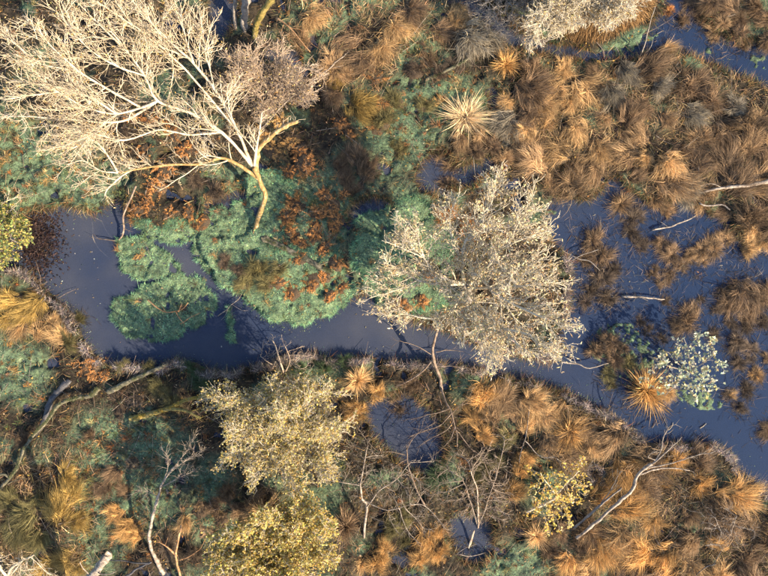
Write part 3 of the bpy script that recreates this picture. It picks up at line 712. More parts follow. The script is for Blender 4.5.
def colonize(seeds, att, step=.11, kill=.2, infl=2.0, iters=160, grav=0.0):
    nodes = [p for s in seeds for p in s]
    N0 = len(nodes); cap = N0 + 14000
    X = np.zeros((cap, 3)); X[:N0] = nodes; par = np.full(cap, -1)
    n = N0; kids = np.zeros(cap, int)
    D = np.full(len(att), 1e9); near = np.zeros(len(att), int)
    for i0 in range(0, N0, 200):
        d = np.linalg.norm(att[:, None] - X[None, i0:min(N0, i0 + 200)], axis=2); k = d.argmin(1); dm = d[np.arange(len(att)), k]
        u = dm < D; D[u] = dm[u]; near[u] = k[u] + i0
    alive = np.ones(len(att), bool)
    for it in range(iters):
        act = alive & (D < infl)
        if not act.any(): break
        vec = att[act] - X[near[act]]; vec /= np.linalg.norm(vec, axis=1, keepdims=True) + 1e-9
        S = np.zeros((n, 3)); np.add.at(S, near[act], vec)
        src = np.unique(near[act]); src = src[kids[src] < 4]
        if len(src) == 0 or n + len(src) >= cap: break
        d = S[src]; d /= np.linalg.norm(d, axis=1, keepdims=True) + 1e-9
        d += rng.normal(0, .14, d.shape); d[:, 2] += grav
        pd = np.where((par[src] >= 0)[:, None], X[src] - X[np.maximum(par[src], 0)], 0); pd /= np.linalg.norm(pd, axis=1, keepdims=True) + 1e-9
        d += .8 * pd; d /= np.linalg.norm(d, axis=1, keepdims=True) + 1e-9
        new = X[src] + step * d; m = len(src)
        X[n:n + m] = new; par[n:n + m] = src; kids[src] += 1
        dd = np.linalg.norm(att[:, None] - new[None], axis=2); k = dd.argmin(1); dm = dd[np.arange(len(att)), k]
        u = dm < D; D[u] = dm[u]; near[u] = k[u] + n
        alive &= D > kill; n += m
    return X[:n], par[:n], N0

def chains_of(X, par, N0, tip=.007, ex=2.15):
    n = len(X); r = np.zeros(n); acc = np.zeros(n); best = np.full(n, -1); bl = np.zeros(n)
    for i in range(n - 1, N0 - 1, -1):
        r[i] = tip if acc[i] == 0 else acc[i] ** (1 / ex)
        p = par[i]; acc[p] += r[i] ** ex
        if r[i] > bl[p]: bl[p] = r[i]; best[p] = i
    ch = []; leafn = [i for i in range(N0, n) if best[i] < 0]
    for i in range(N0, n):
        p = par[i]
        if p < N0 or best[p] != i:
            idx = [p, i]
            while best[idx[-1]] >= 0: idx.append(best[idx[-1]])
            P = X[idx].copy()
            if len(P) > 3: P[1:-1] = (P[:-2] + 2 * P[1:-1] + P[2:]) / 4
            rr = np.concatenate([[r[i]], r[idx[1:]]]); rr[-1] *= .6
            ch.append((P, rr, idx))
    return ch, r, leafn

def twig_mesh(name, starts, dirs, per, Lr, rad, mat, parent, up=.2):
    """many short forked three-sided twigs, vectorised"""
    S = np.repeat(starts, per, 0); D = np.repeat(dirs, per, 0); n = len(S)
    d = D + rng.normal(0, .55, (n, 3)); d[:, 2] += up; d /= np.linalg.norm(d, axis=1, keepdims=True) + 1e-9
    L = rng.uniform(*Lr, n)
    m1 = S + d * (L * .5)[:, None]
    d2 = d + rng.normal(0, .3, (n, 3)); d2 /= np.linalg.norm(d2, axis=1, keepdims=True); e1 = m1 + d2 * (L * .5)[:, None]
    d3 = d + rng.normal(0, .55, (n, 3)); d3 /= np.linalg.norm(d3, axis=1, keepdims=True); e2 = m1 + d3 * (L * .45)[:, None]
    segA = np.concatenate([S, m1, m1]); segB = np.concatenate([m1, e1, e2]); ra = np.concatenate([np.full(n, rad), np.full(2 * n, rad * .8)]); rb = np.concatenate([np.full(n, rad * .8), np.full(2 * n, rad * .4)])
    T_ = segB - segA; T_ /= np.linalg.norm(T_, axis=1, keepdims=True) + 1e-9
    A = np.cross(T_, [0.31, 0.17, 0.93]); A /= np.linalg.norm(A, axis=1, keepdims=True) + 1e-9; B = np.cross(T_, A)
    vs_ = []
    for P_, r_ in ((segA, ra), (segB, rb)):
        for k in range(3):
            a = 2 * math.pi * k / 3; vs_.append(P_ + r_[:, None] * (math.cos(a) * A + math.sin(a) * B))
    Vv = np.stack(vs_, 1); m = len(segA); b = np.arange(m) * 6
    q = np.concatenate([np.stack([b + k, b + (k + 1) % 3, b + 3 + (k + 1) % 3, b + 3 + k], -1) for k in range(3)])
    me = mesh_from(name, Vv.reshape(-1, 3), None, q)
    o = obj(name, me, mat, parent); o['kind'] = 'stuff'
    return np.concatenate([e1, e2, m1]), np.concatenate([d2, d3, d])

def leaves(name, pos, size, cols, wts, parent, aspect=.6, flat=.5, var=.22):
    n = len(pos); s = rng.uniform(*size, n)
    a = rng.normal(0, 1, (n, 3)); a[:, 2] *= flat; a /= np.linalg.norm(a, axis=1, keepdims=True)
    u = np.array([0, 0, 1.0]) + rng.normal(0, .6, (n, 3)); b = np.cross(u, a); b /= np.linalg.norm(b, axis=1, keepdims=True) + 1e-9; nr = np.cross(a, b)
    p0 = pos; p1 = pos + a * (s * .45)[:, None] + b * (s * aspect * .5)[:, None] + nr * (s * .08)[:, None]; p2 = pos + a * s[:, None] - nr * (s * .1)[:, None]; p3 = pos + a * (s * .45)[:, None] - b * (s * aspect * .5)[:, None] + nr * (s * .08)[:, None]
    Vv = np.stack([p0, p1, p2, p3], 1).reshape(-1, 3); bi = np.arange(n) * 4
    me = mesh_from(name, Vv, np.concatenate([np.stack([bi, bi + 1, bi + 2], -1), np.stack([bi, bi + 2, bi + 3], -1)]))
    cattr(me, 'col', np.repeat(pick(cols, n, wts, var), 4, 0))
    o = obj(name, me, M_LEAF, parent); o['kind'] = 'stuff'
    return o

def make_tree(name, label, cat, base, stems, lobes, mat, twigmat=None, tip=.007, step=.11, kill=.2, twig=(2, (.14, .34), .006), leaf=None, min_r=.016, rough=.05, group=None):
    """stems: [(pixel path with heights, r0, r1, part name)]; lobes: [(px, py, rx, ry, z0, z1, count)]"""
    t = thing(name, label, cat, (0, 0, 0), group)
    bx0 = W(base[0], base[1], gz(*base)); t.location = bx0
    off = np.array(bx0)
    seeds = []; parts = []
    for (path, r0, r1, nm) in stems:
        P = pxpath(path) - off; n = len(P)
        rr = np.linspace(r0, r1, n) * (1 + .06 * rng.normal(0, 1, n))
        parts.append(tubes(nm, [(P, rr)], B_MOSSY2 if (nm == 'trunk' or r0 > .08) and mat is B_CREAM else mat, t, rough)); seeds.append(P[max(1, n // 4):])
    att = []
    for (x, y, rx, ry, z0, z1, cnt) in lobes:
        a = rng.uniform(0, 2 * math.pi, cnt); q = np.sqrt(rng.uniform(0, 1, cnt)); lump = 1 + .16 * np.sin(2 * a + y) + .2 * np.sin(3 * a + x) + .16 * np.sin(5 * a + x + y) + .12 * np.sin(9 * a + y)
        zz = z0 + (z1 - z0) * (rng.uniform(0, 1, cnt) ** .8) * (1 - .45 * q * q)
        att.append(WA(x + rx * q * lump * np.cos(a), y + ry * q * lump * np.sin(a), zz) - off)
    att = np.concatenate(att)
    X, par, N0 = colonize(seeds, att, step, kill)
    ch, r, leafn = chains_of(X, par, N0, tip)
    big = [c for c in ch if c[1][0] >= min_r]; small = [c for c in ch if c[1][0] < min_r]
    owner = np.full(len(X), -1); o_ = 0
    for si, sd in enumerate(seeds): owner[o_:o_ + len(sd)] = si; o_ += len(sd)
    for i in range(N0, len(X)): owner[i] = owner[par[i]]
    for c in big: tubes('branch', [c], mat, parts[owner[c[2][0]]], .03)     # each branch under the limb it grows from
    if small:
        o = tubes('fine_branches', small, twigmat or mat, t); o['kind'] = 'stuff'
    thin = np.array([i for i in range(N0, len(X)) if r[i] < tip * 2.2])
    d = X[thin] - X[par[thin]]; d /= np.linalg.norm(d, axis=1, keepdims=True) + 1e-9
    ends = X[thin]
    if twig: ends, ed = twig_mesh('twigs', X[thin], d, twig[0], twig[1], twig[2], twigmat or mat, t)
    if leaf:
        cnt, size, cols, wts, asp = leaf
        i = rng.choice(len(ends), cnt); leaves('leaves', ends[i] + rng.normal(0, .02, (cnt, 3)), size, cols, wts, t, asp)
    return t

def straight_twigs(name, S, D, L, r0, r1, mat, parent):
    n = len(S); d2 = D + rng.normal(0, .22, (n, 3)); d2[:, 2] += .08; d2 /= np.linalg.norm(d2, axis=1, keepdims=True)
    m = S + D * (L * .5)[:, None]; e = m + d2 * (L * .5)[:, None]
    T_ = e - S; T_ /= np.linalg.norm(T_, axis=1, keepdims=True) + 1e-9
    A = np.cross(T_, [0.31, 0.17, 0.93]); A /= np.linalg.norm(A, axis=1, keepdims=True) + 1e-9; B = np.cross(T_, A)
    vs_ = []
    for P_, r_ in ((S, r0), (m, (r0 + r1) / 2), (e, r1)):
        for k in range(3):
            a = 2 * math.pi * k / 3; vs_.append(P_ + r_ * (math.cos(a) * A + math.sin(a) * B))
    Vv = np.stack(vs_, 1); b = np.arange(n) * 9
    q = np.concatenate([np.stack([b + 3 * g + k, b + 3 * g + (k + 1) % 3, b + 3 * g + 3 + (k + 1) % 3, b + 3 * g + 3 + k], -1) for g in range(2) for k in range(3)])
    o = obj(name, mesh_from(name, Vv.reshape(-1, 3), None, q), mat, parent); o['kind'] = 'stuff'
    return m, e, d2

def spray_tree(name, label, cat, base, stems, lobes, mat, gap=(.15, .13, .09), ang=(25, 50), ratio=(.42, .5), tw=(.12, .32), rmin=.0055, leaf=None, twigmat=None, l1=(.5, 1.5), up=.12):
    """limbs -> side branches -> branchlets -> straight twigs, each level leaving its parent at a narrow angle"""
    t = thing(name, label, cat, W(base[0], base[1], gz(*base))); off = np.array(t.location)
    root = off.copy()
    def inside(P):
        k = (CAM_H - P[2]) / CAM_H / PXM; x = P[0] / k + 384; y = 288 - P[1] / k
        for (lx, ly, rx, ry, *_r) in lobes:
            a = math.atan2((y - ly) / ry, (x - lx) / rx); lump = 1 + .14 * math.sin(3 * a + lx) + .14 * math.sin(5 * a + ly) + .1 * math.sin(11 * a)
            if ((x - lx) / rx) ** 2 + ((y - ly) / ry) ** 2 < lump * lump: return True
        return False
    def grow(p, d, L, step, wig):
        P = [p]; n = max(3, int(L / step)); d = d.copy()
        bendv = rng.normal(0, .10, 3)
        for i in range(n):
            d = d + bendv * (step / .12) * .5 + rng.normal(0, wig * 1.5, 3); d[2] += up * .12; d /= np.linalg.norm(d)
            q = P[-1] + d * L / n
            if i > 1 and not inside(q): break
            P.append(q)
        return np.array(P)
    def kid(d, p):
        a = math.radians(rng.uniform(*ang)); pr = rng.normal(0, 1, 3); o_ = p - root; o_[2] *= .3; o_ /= np.linalg.norm(o_) + 1e-9
        pr = pr + .5 * o_ ; pr[2] += up; pr -= d * (pr @ d); pr /= np.linalg.norm(pr) + 1e-9
        r_ = math.cos(a) * d + math.sin(a) * pr; return r_ / np.linalg.norm(r_)
    fine, S3, D3, L3 = [], [], [], []
    nbr = 0
    for (path, r0, r1, nm) in stems:
        P = pxpath(path, .12, .01); n = len(P); rr = np.linspace(r0, r1, n)
        part = tubes(nm, [(P - off, rr * (1 + .05 * rng.normal(0, 1, n)))], B_MOSSY2 if (nm == 'trunk' or r0 > .05) and mat is B_CREAM else (B_GREY if nm == 'trunk' else mat), t, .05)
        if nm == 'trunk': continue
        seg = np.linalg.norm(np.diff(P, axis=0), axis=1); cum = np.concatenate([[0], np.cumsum(seg)]); tot = cum[-1]
        s_ = tot * (.22 if mat is B_CREAM else .1)
        lev1 = [(P, rr)]
        while s_ < tot:
            i = min(np.searchsorted(cum, s_), n - 1); d = P[i] - P[i - 1]; d /= np.linalg.norm(d)
            L = np.clip((tot - s_) * ratio[0] + rng.uniform(.2, .6), l1[0], l1[1]) * rng.uniform(.6, 1.2)
            Q1 = grow(P[i], kid(d, P[i]), L, .11, .07)
            s_ += gap[0] * rng.uniform(.5, 1.5)
            if len(Q1) < 4: continue
            ra = np.linspace(min(max(rr[i] * .55, .010), .024), .006, len(Q1))
            if ra[0] >= .0135 and nbr < 280: tubes('branch', [(Q1 - off, ra)], mat, part); nbr += 1
            else: fine.append((Q1 - off, ra))
            lev1.append((Q1, ra))
        for (B1, ra) in lev1:
            L1 = np.linalg.norm(np.diff(B1, axis=0), axis=1).sum(); u = L1 * (.15 if B1 is not P else .35)
            while u < L1:
                f = u / L1 * (len(B1) - 1); i = max(1, min(int(f) + 1, len(B1) - 1)); d = B1[i] - B1[i - 1]; d /= np.linalg.norm(d); p = B1[i - 1] + (B1[i] - B1[i - 1]) * (f - int(f))
                L = np.clip((L1 - u) * ratio[1] + rng.uniform(.12, .3), .15, .75)
                u += gap[1] * rng.uniform(.5, 1.5)
                Q2 = grow(p, kid(d, p), L, .10, .08)
                if len(Q2) < 3: continue
                fine.append((Q2 - off, np.linspace(.0085, .005, len(Q2))))
                L2 = np.linalg.norm(np.diff(Q2, axis=0), axis=1).sum(); w_ = L2 * .1
                while w_ < L2:
                    f = w_ / L2 * (len(Q2) - 1); i = max(1, min(int(f) + 1, len(Q2) - 1)); d = Q2[i] - Q2[i - 1]; d /= np.linalg.norm(d)
                    S3.append(Q2[i - 1] + (Q2[i] - Q2[i - 1]) * (f - int(f)) - off); D3.append(kid(d, Q2[i])); L3.append(rng.uniform(*tw)); w_ += gap[2] * rng.uniform(.5, 1.5)
    o = tubes('fine_branches', fine, twigmat or mat, t); o['kind'] = 'stuff'
    m, e, d = straight_twigs('twigs', np.array(S3), np.array(D3), np.array(L3), rmin, rmin * .5, twigmat or mat, t)
    if leaf:
        cnt, size, cols, wts, asp = leaf
        P = np.concatenate([e, m]); i = rng.choice(len(P), cnt); leaves('leaves', P[i] + rng.normal(0, .012, (cnt, 3)), size, cols, wts, t, asp)
    return t

B_CREAM = mat_bark('pale_bark', (0.30, 0.23, 0.15), (0.58, 0.49, 0.36), (0.70, 0.62, 0.50), 5)
B_MOSSY = mat_bark('mossy_bark', (0.06, 0.07, 0.03), (0.22, 0.18, 0.06), (0.38, 0.28, 0.11), 8)
B_MOSSY2 = mat_bark('yellow_lichen_bark', (0.14, 0.10, 0.05), (0.34, 0.22, 0.085), (0.56, 0.44, 0.28), 9)
B_CENTRE = mat_bark('lichen_bark', (0.36, 0.31, 0.23), (0.62, 0.55, 0.43), (0.74, 0.67, 0.54), 6)
B_GREY = mat_bark('grey_bark', (0.10, 0.09, 0.08), (0.24, 0.21, 0.19), (0.36, 0.33, 0.30), 8)
B_DEAD = mat_bark('weathered_wood', (0.08, 0.065, 0.055), (0.28, 0.23, 0.19), (0.50, 0.44, 0.38), 10)
B_RUST = mat_bark('orange_deadwood', (0.16, 0.08, 0.04), (0.36, 0.20, 0.10), (0.52, 0.36, 0.22), 9)
B_DARK = mat_bark('shade_blue_wood', (0.03, 0.03, 0.035), (0.075, 0.075, 0.085), (0.14, 0.13, 0.13), 7, 0.45)  # bluish dark: shade and sky sheen put into the wood colour
B_GREEN = mat_bark('moss_covered_log', (0.03, 0.032, 0.026), (0.11, 0.105, 0.07), (0.28, 0.24, 0.18), 9)
B_TWIG = mat_bark('brown_twig', (0.07, 0.05, 0.04), (0.20, 0.145, 0.11), (0.36, 0.28, 0.22), 8)
B_PINK = mat_bark('reddish_twig', (0.22, 0.16, 0.12), (0.40, 0.31, 0.24), (0.52, 0.44, 0.36), 7)

# big bare tree, upper left
spray_tree('bare_tree', 'big pale bare tree with yellow mossy trunk leaning over the upper left', 'tree', (253, 238),
 [([(253,238,0),(259,216,.3),(265,196,.75),(260,182,1.2),(254,168,1.6)], .07, .065, 'trunk'),
  ([(258,178,1.3),(242,167,1.7),(222,158,2.1),(200,164,2.4),(168,165,2.7),(138,169,2.9),(118,173,3.0)], .058, .02, 'limb'),
  ([(256,172,1.5),(258,150,1.8),(276,132,2.0),(288,125,2.1),(298,121,2.1)], .07, .045, 'limb'),
  ([(252,166,1.7),(238,132,2.4),(216,92,3.0),(194,64,3.4),(168,40,3.8),(140,10,4.3),(122,-12,4.6)], .045, .014, 'limb'),
  ([(251,164,1.8),(222,132,2.4),(188,112,3.0),(158,101,3.4),(145,76,3.9),(128,52,4.3),(110,30,4.7)], .045, .014, 'limb'),
  ([(158,101,3.4),(140,108,3.7),(118,114,4.0),(88,108,4.4),(58,92,4.8),(30,70,5.1)], .03, .012, 'limb'),
  ([(140,107,3.7),(110,90,4.2),(80,72,4.6),(55,50,5.0),(35,25,5.3)], .03, .012, 'limb'),
  ([(158,101,3.4),(126,120,3.6),(95,122,3.9),(55,118,4.2),(5,116,4.5)], .03, .011, 'limb'),
  ([(118,173,3.0),(104,150,3.3),(90,140,3.5),(70,150,3.7)], .026, .012, 'limb'),
  ([(134,168,2.9),(112,184,3.0),(104,196,3.0)], .024, .012, 'limb'),
  ([(254,166,1.7),(258,140,2.1),(262,112,2.5)], .035, .015, 'limb'),
  ([(238,132,2.4),(205,92,3.1),(178,62,3.6),(150,38,4.0),(122,18,4.4),(95,0,4.8)], .03, .012, 'limb'),
  ([(222,132,2.4),(190,135,2.7),(160,130,3.1),(125,140,3.4),(95,135,3.7),(60,140,3.9)], .028, .011, 'limb'),
  ([(118,114,4.0),(85,95,4.5),(50,85,4.9),(10,80,5.2)], .025, .011, 'limb'), ([(145,76,3.9),(115,65,4.4),(85,45,4.8),(60,15,5.2)], .026, .011, 'limb'),
  ([(118,173,3.0),(100,170,3.2),(82,160,3.4),(66,165,3.5)], .025, .011, 'limb'), ([(128,52,4.3),(100,25,4.8),(70,-5,5.2)], .022, .01, 'limb'),
  ([(58,92,4.8),(35,95,5.0),(5,100,5.2)], .02, .01, 'limb'), ([(35,60,5.1),(10,40,5.4),(-15,25,5.6)], .02, .01, 'limb'), ([(80,72,4.6),(45,65,5.0),(15,55,5.3)], .022, .01, 'limb'),
  ([(194,64,3.4),(186,40,3.7),(180,10,4.0)], .026, .011, 'limb'), ([(216,92,3.0),(206,55,3.4),(202,25,3.7)], .02, .009, 'limb'), ([(172,50,3.7),(173,75,3.5),(168,100,3.3)], .02, .01, 'limb'),
  ([(200,164,2.4),(180,178,2.6),(160,190,2.7)], .016, .008, 'limb')],
 [(62,55,98,78),(35,110,70,48),(95,158,44,44),(160,25,62,48),(212,126,46,46),(205,30,20,32)],
 B_CREAM, gap=(.19, .15, .09), ang=(22, 58), tw=(.12, .30), rmin=.0058, leaf=(3200, (.03, .07), [srgb(214, 184, 120), srgb(224, 204, 160), srgb(196, 156, 84)], [2, 2, 1], .45))

# central tree
spray_tree('lichen_tree', 'round bare tree crusted with pale lichen in the centre over the channel', 'tree', (470, 300),
 [([(470,300,0),(468,292,.6),(464,284,1.2)], .11, .08, 'trunk'),
  ([(464,284,1.2),(440,284,1.7),(418,280,2.0),(402,270,2.2),(386,264,2.4)], .045, .014, 'limb'),
  ([(464,284,1.2),(440,276,1.8),(424,258,2.3),(418,238,2.6),(408,222,2.8)], .045, .014, 'limb'),
  ([(464,284,1.2),(462,262,1.9),(466,240,2.5),(482,222,3.0),(492,200,3.3),(496,175,3.5)], .05, .014, 'limb'),
  ([(462,262,1.9),(452,240,2.4),(450,215,2.8),(460,192,3.1)], .03, .012, 'limb'),
  ([(466,288,1.0),(484,270,2.0),(504,248,2.8),(526,238,3.2),(550,230,3.5)], .045, .014, 'limb'), ([(504,248,2.8),(520,220,3.2),(532,198,3.5)], .028, .012, 'limb'),
  ([(466,288,1.0),(490,288,2.2),(520,286,3.2),(555,282,3.7)], .05, .016, 'limb'), ([(490,290,2.2),(515,305,3.2),(545,318,3.8),(568,325,4.0)], .045, .014, 'limb'),
  ([(466,290,1.0),(482,310,2.0),(502,328,3.0),(524,350,3.6)], .05, .014, 'limb'), ([(482,310,2.0),(490,335,2.8),(492,360,3.3)], .03, .012, 'limb'), ([(502,328,3.0),(530,335,3.6),(556,348,3.9)], .03, .012, 'limb'),
  ([(464,290,1.0),(450,312,1.6),(430,318,1.9),(408,314,2.1),(388,306,2.3)], .038, .013, 'limb'), ([(466,290,1.0),(466,315,2.2),(464,338,3.0)], .04, .014, 'limb'),
  ([(418,280,2.0),(396,290,2.3),(370,298,2.5)], .022, .01, 'limb'), ([(424,258,2.3),(402,248,2.6),(382,240,2.8)], .022, .01, 'limb'), ([(484,270,2.0),(510,270,2.9),(540,262,3.5)], .03, .012, 'limb')],
 [(515,312,70,60),(508,212,58,48),(425,222,44,34),(388,285,34,40),(455,258,48,44),(552,262,28,26)],
 B_CENTRE, gap=(.19, .145, .095), ang=(24, 60), tw=(.10, .26), rmin=.0074, leaf=(9500, (.05, .12), [srgb(222, 200, 154), srgb(232, 214, 172), srgb(192, 164, 116), srgb(210, 200, 178)], [3, 3, 1.5, 2], .34), l1=(.5, 1.3))

YEL = [srgb(196, 172, 96), srgb(214, 190, 112), srgb(170, 146, 76), srgb(186, 176, 128), srgb(150, 146, 80)]
OLV = [srgb(184, 166, 104), srgb(202, 186, 132), srgb(150, 138, 84), srgb(180, 172, 138), srgb(208, 176, 90)]
spray_tree('leafy_shrub', 'wide olive cream leafed shrub below the channel, left of the pool', 'shrub', (285, 440),
 [([(285,440,0),(283,436,.5),(280,430,.9)], .07, .05, 'trunk'), ([(280,430,.9),(255,415,1.5),(230,405,1.9),(212,398,2.0)], .035, .012, 'limb'), ([(280,430,.9),(300,408,1.6),(318,395,2.0),(330,388,2.1)], .035, .012, 'limb'),
  ([(280,430,.9),(260,445,1.6),(225,455,1.9)], .035, .012, 'limb'), ([(280,430,.9),(310,445,1.6),(345,456,1.9)], .035, .012, 'limb'), ([(280,430,.9),(275,400,1.7),(268,378,2.1)], .035, .012, 'limb'),
  ([(280,430,.9),(300,430,1.8),(340,425,2.2)], .03, .012, 'limb'), ([(280,430,.9),(285,455,1.7),(292,482,2.0)], .03, .012, 'limb'), ([(280,430,.9),(262,428,1.9),(235,430,2.4)], .03, .012, 'limb'), ([(280,430,.9),(282,425,1.9),(286,412,2.6)], .03, .012, 'limb'), ([(280,430,.9),(270,450,1.8),(255,475,2.1)], .028, .012, 'limb'), ([(280,430,.9),(310,455,1.8),(325,475,2.1)], .028, .012, 'limb')],
 [(280,430,78,60),(240,400,40,30)], B_CENTRE, gap=(.11, .09, .07), ang=(25, 62), tw=(.09, .24), rmin=.005, leaf=(23000, (.035, .075), OLV, [3, 3, 3, 2, 2], .7), l1=(.4, 1.0))
spray_tree('leafy_shrub', 'bright yellow leafed shrub at the bottom edge, left of centre', 'shrub', (285, 552),
 [([(285,552,0),(282,550,.6),(278,550,1.1)], .07, .05, 'trunk'), ([(278,550,1.1),(250,548,1.7),(218,555,2.2)], .035, .012, 'limb'), ([(278,550,1.1),(290,530,1.7),(304,505,2.1)], .035, .012, 'limb'), ([(278,550,1.1),(310,555,1.8),(338,562,2.1)], .035, .012, 'limb'), ([(278,550,1.1),(265,575,2.0),(250,605,2.4)], .035, .012, 'limb'),
  ([(278,550,1.1),(272,530,1.9),(262,515,2.3)], .03, .012, 'limb'), ([(278,550,1.1),(290,575,2.0),(300,600,2.4)], .03, .012, 'limb'), ([(278,550,1.1),(255,560,2.0),(225,580,2.4)], .03, .012, 'limb'), ([(278,550,1.1),(300,535,1.8),(325,525,2.1)], .03, .012, 'limb'), ([(278,550,1.1),(250,535,1.9),(222,535,2.2)], .03, .012, 'limb')],
 [(268,556,76,46),(302,520,34,34),(240,590,66,40)], B_CENTRE, gap=(.11, .09, .07), ang=(25, 62), tw=(.09, .22), rmin=.005, leaf=(27000, (.04, .085), YEL, [3, 3, 3, 2, 2], .75), l1=(.4, .9))
spray_tree('twiggy_shrub', 'pinkish twiggy shrub right of the big bare tree', 'shrub', (272, 98),
 [([(272,98,0),(268,90,.4),(262,80,.9),(255,65,1.4),(250,45,1.8)], .035, .012, 'stem'), ([(270,94,.2),(285,84,.9),(300,72,1.4),(314,64,1.6)], .028, .01, 'stem'), ([(270,94,.2),(258,95,.8),(240,88,1.3),(226,84,1.6)], .028, .01, 'stem'),
  ([(270,94,.2),(262,82,.8),(244,70,1.3),(230,60,1.7)], .026, .01, 'stem'), ([(270,94,.2),(275,75,.9),(278,55,1.5)], .026, .01, 'stem'), ([(272,96,.1),(290,98,.7),(306,96,1.2)], .024, .01, 'stem'), ([(270,96,.1),(268,105,.6),(262,112,1.0)], .022, .01, 'stem')],
 [(255,70,40,40),(290,85,34,30),(265,105,25,20)], B_PINK, gap=(.10, .09, .07), ang=(25, 60), tw=(.08, .22), rmin=.006, leaf=(1500, (.03, .07), [srgb(214, 190, 156), srgb(196, 166, 116), srgb(220, 190, 120)], [3, 2, 1], .6), l1=(.3, .8))
spray_tree('lichen_shrub', 'cream lichen covered shrub on the brown mound at the top', 'shrub', (590, 8),
 [([(590,8,.6),(590,4,1.1),(588,-12,1.7)], .05, .02, 'stem'), ([(588,4,1.1),(560,8,1.6),(545,18,1.7),(534,36,1.5),(528,46,1.3)], .035, .012, 'stem'), ([(588,4,1.1),(612,8,1.6),(636,6,1.8)], .035, .012, 'stem'), ([(586,2,1.3),(565,-8,1.9),(545,-20,2.1)], .03, .012, 'stem'),
  ([(589,5,1.0),(575,14,1.6),(566,22,1.8)], .028, .012, 'stem'), ([(589,5,1.0),(600,16,1.6),(606,24,1.8)], .028, .012, 'stem'), ([(589,4,1.1),(615,-5,1.8),(640,-15,2.1)], .03, .012, 'stem'), ([(589,4,1.1),(572,4,1.7),(552,4,2.0)], .03, .012, 'stem')],
 [(592,-4,60,33),(545,18,24,26),(600,-30,75,30)], B_CENTRE, gap=(.09, .08, .06), ang=(28, 65), tw=(.08, .2), rmin=.0085, leaf=(2600, (.04, .09), [srgb(214, 192, 140), srgb(226, 206, 162), srgb(190, 162, 104)], [3, 2, 2], .4), l1=(.35, .8))
make_tree('grey_shrub', 'fine grey bare shrub at the top edge beside the dark channel', 'shrub', (505, 15),
 [([(505,15,0),(505,10,.6),(508,2,1.2)], .03, .015, 'stem'), ([(505,15,0),(520,15,.8),(535,22,1.2)], .025, .01, 'stem'), ([(505,15,0),(495,8,.8),(486,0,1.2)], .025, .01, 'stem')],
 [(508,5,36,28,.7,1.8,420),(535,30,20,20,.7,1.4,120)], B_GREY, tip=.006, kill=.13, step=.09, twig=(2, (.12, .3), .0055), min_r=.012)
make_tree('leafy_shrub', 'yellow green shrub at the left edge beside the pond', 'shrub', (-2, 240),
 [([(-2,240,0),(0,235,.5),(4,228,1.0)], .04, .02, 'stem'), ([(-2,240,0),(6,242,.6),(14,240,1.0)], .03, .012, 'stem')],
 [(2,232,24,30,.6,1.6,320),(-25,230,30,40,.6,1.6,260)], B_GREY, tip=.005, kill=.14, step=.09, twig=(2, (.1, .24), .0045), leaf=(6500, (.05, .1), [srgb(140, 150, 84), srgb(176, 164, 92), srgb(112, 132, 84), srgb(196, 176, 110)], [3, 3, 2, 1], .65))
make_tree('leafy_sapling', 'pale cream leafed sapling standing in the right pond', 'sapling', (690, 372),
 [([(690,372,0),(690,370,.4),(690,365,.9)], .035, .02, 'stem'), ([(690,370,.4),(676,362,.8),(668,352,1.1)], .022, .009, 'stem'), ([(690,370,.4),(705,362,.8),(712,356,1.1)], .022, .009, 'stem'), ([(690,368,.4),(688,350,.9),(684,338,1.2)], .022, .009, 'stem'), ([(690,370,.4),(675,385,.7),(664,396,.9)], .022, .009, 'stem')],
 [(690,366,32,34,.6,1.4,260)], B_GREY, tip=.005, kill=.16, step=.09, twig=(1, (.1, .22), .0045), leaf=(850, (.07, .13), [srgb(206, 204, 178), srgb(186, 192, 168), srgb(210, 190, 130), srgb(160, 176, 150)], [3, 3, 2, 2], .7), min_r=.012)
make_tree('leafy_sapling', 'small yellow leafed sapling left of the long fallen branch', 'sapling', (560, 495),
 [([(560,495,0),(556,494,.4),(552,490,.8)], .05, .03, 'stem'), ([(560,494,.3),(545,504,.6),(526,512,.8)], .05, .02, 'stem'), ([(556,494,.4),(570,480,.9),(578,470,1.1)], .025, .009, 'stem'), ([(556,494,.4),(545,480,.9),(540,472,1.1)], .025, .009, 'stem')],
 [(556,494,32,30,.6,1.4,300)], B_CREAM, tip=.005, kill=.15, step=.09, twig=(1, (.1, .22), .0045), leaf=(800, (.06, .11), [srgb(220, 188, 92), srgb(200, 166, 84), srgb(226, 206, 140)], [3, 2, 2], .65), min_r=.012)
make_tree('bare_shrub', 'tangle of bare thin shrub stems right of the central pool', 'shrub', (478, 528),
 [([(478,528,0),(478,505,.5),(476,485,.9),(470,470,1.2)], .03, .012, 'stem'), ([(478,528,0),(470,500,.6),(462,478,.9)], .022, .01, 'stem'), ([(478,528,0),(488,500,.6),(495,480,.9)], .022, .01, 'stem'), ([(470,545,0),(474,530,.3),(468,548,.5)], .03, .02, 'stem')],
 [(475,480,34,40,.5,1.3,420),(490,500,25,25,.5,1.1,140)], B_PINK, tip=.005, kill=.14, step=.09, twig=(1, (.14, .3), .0045), min_r=.012)
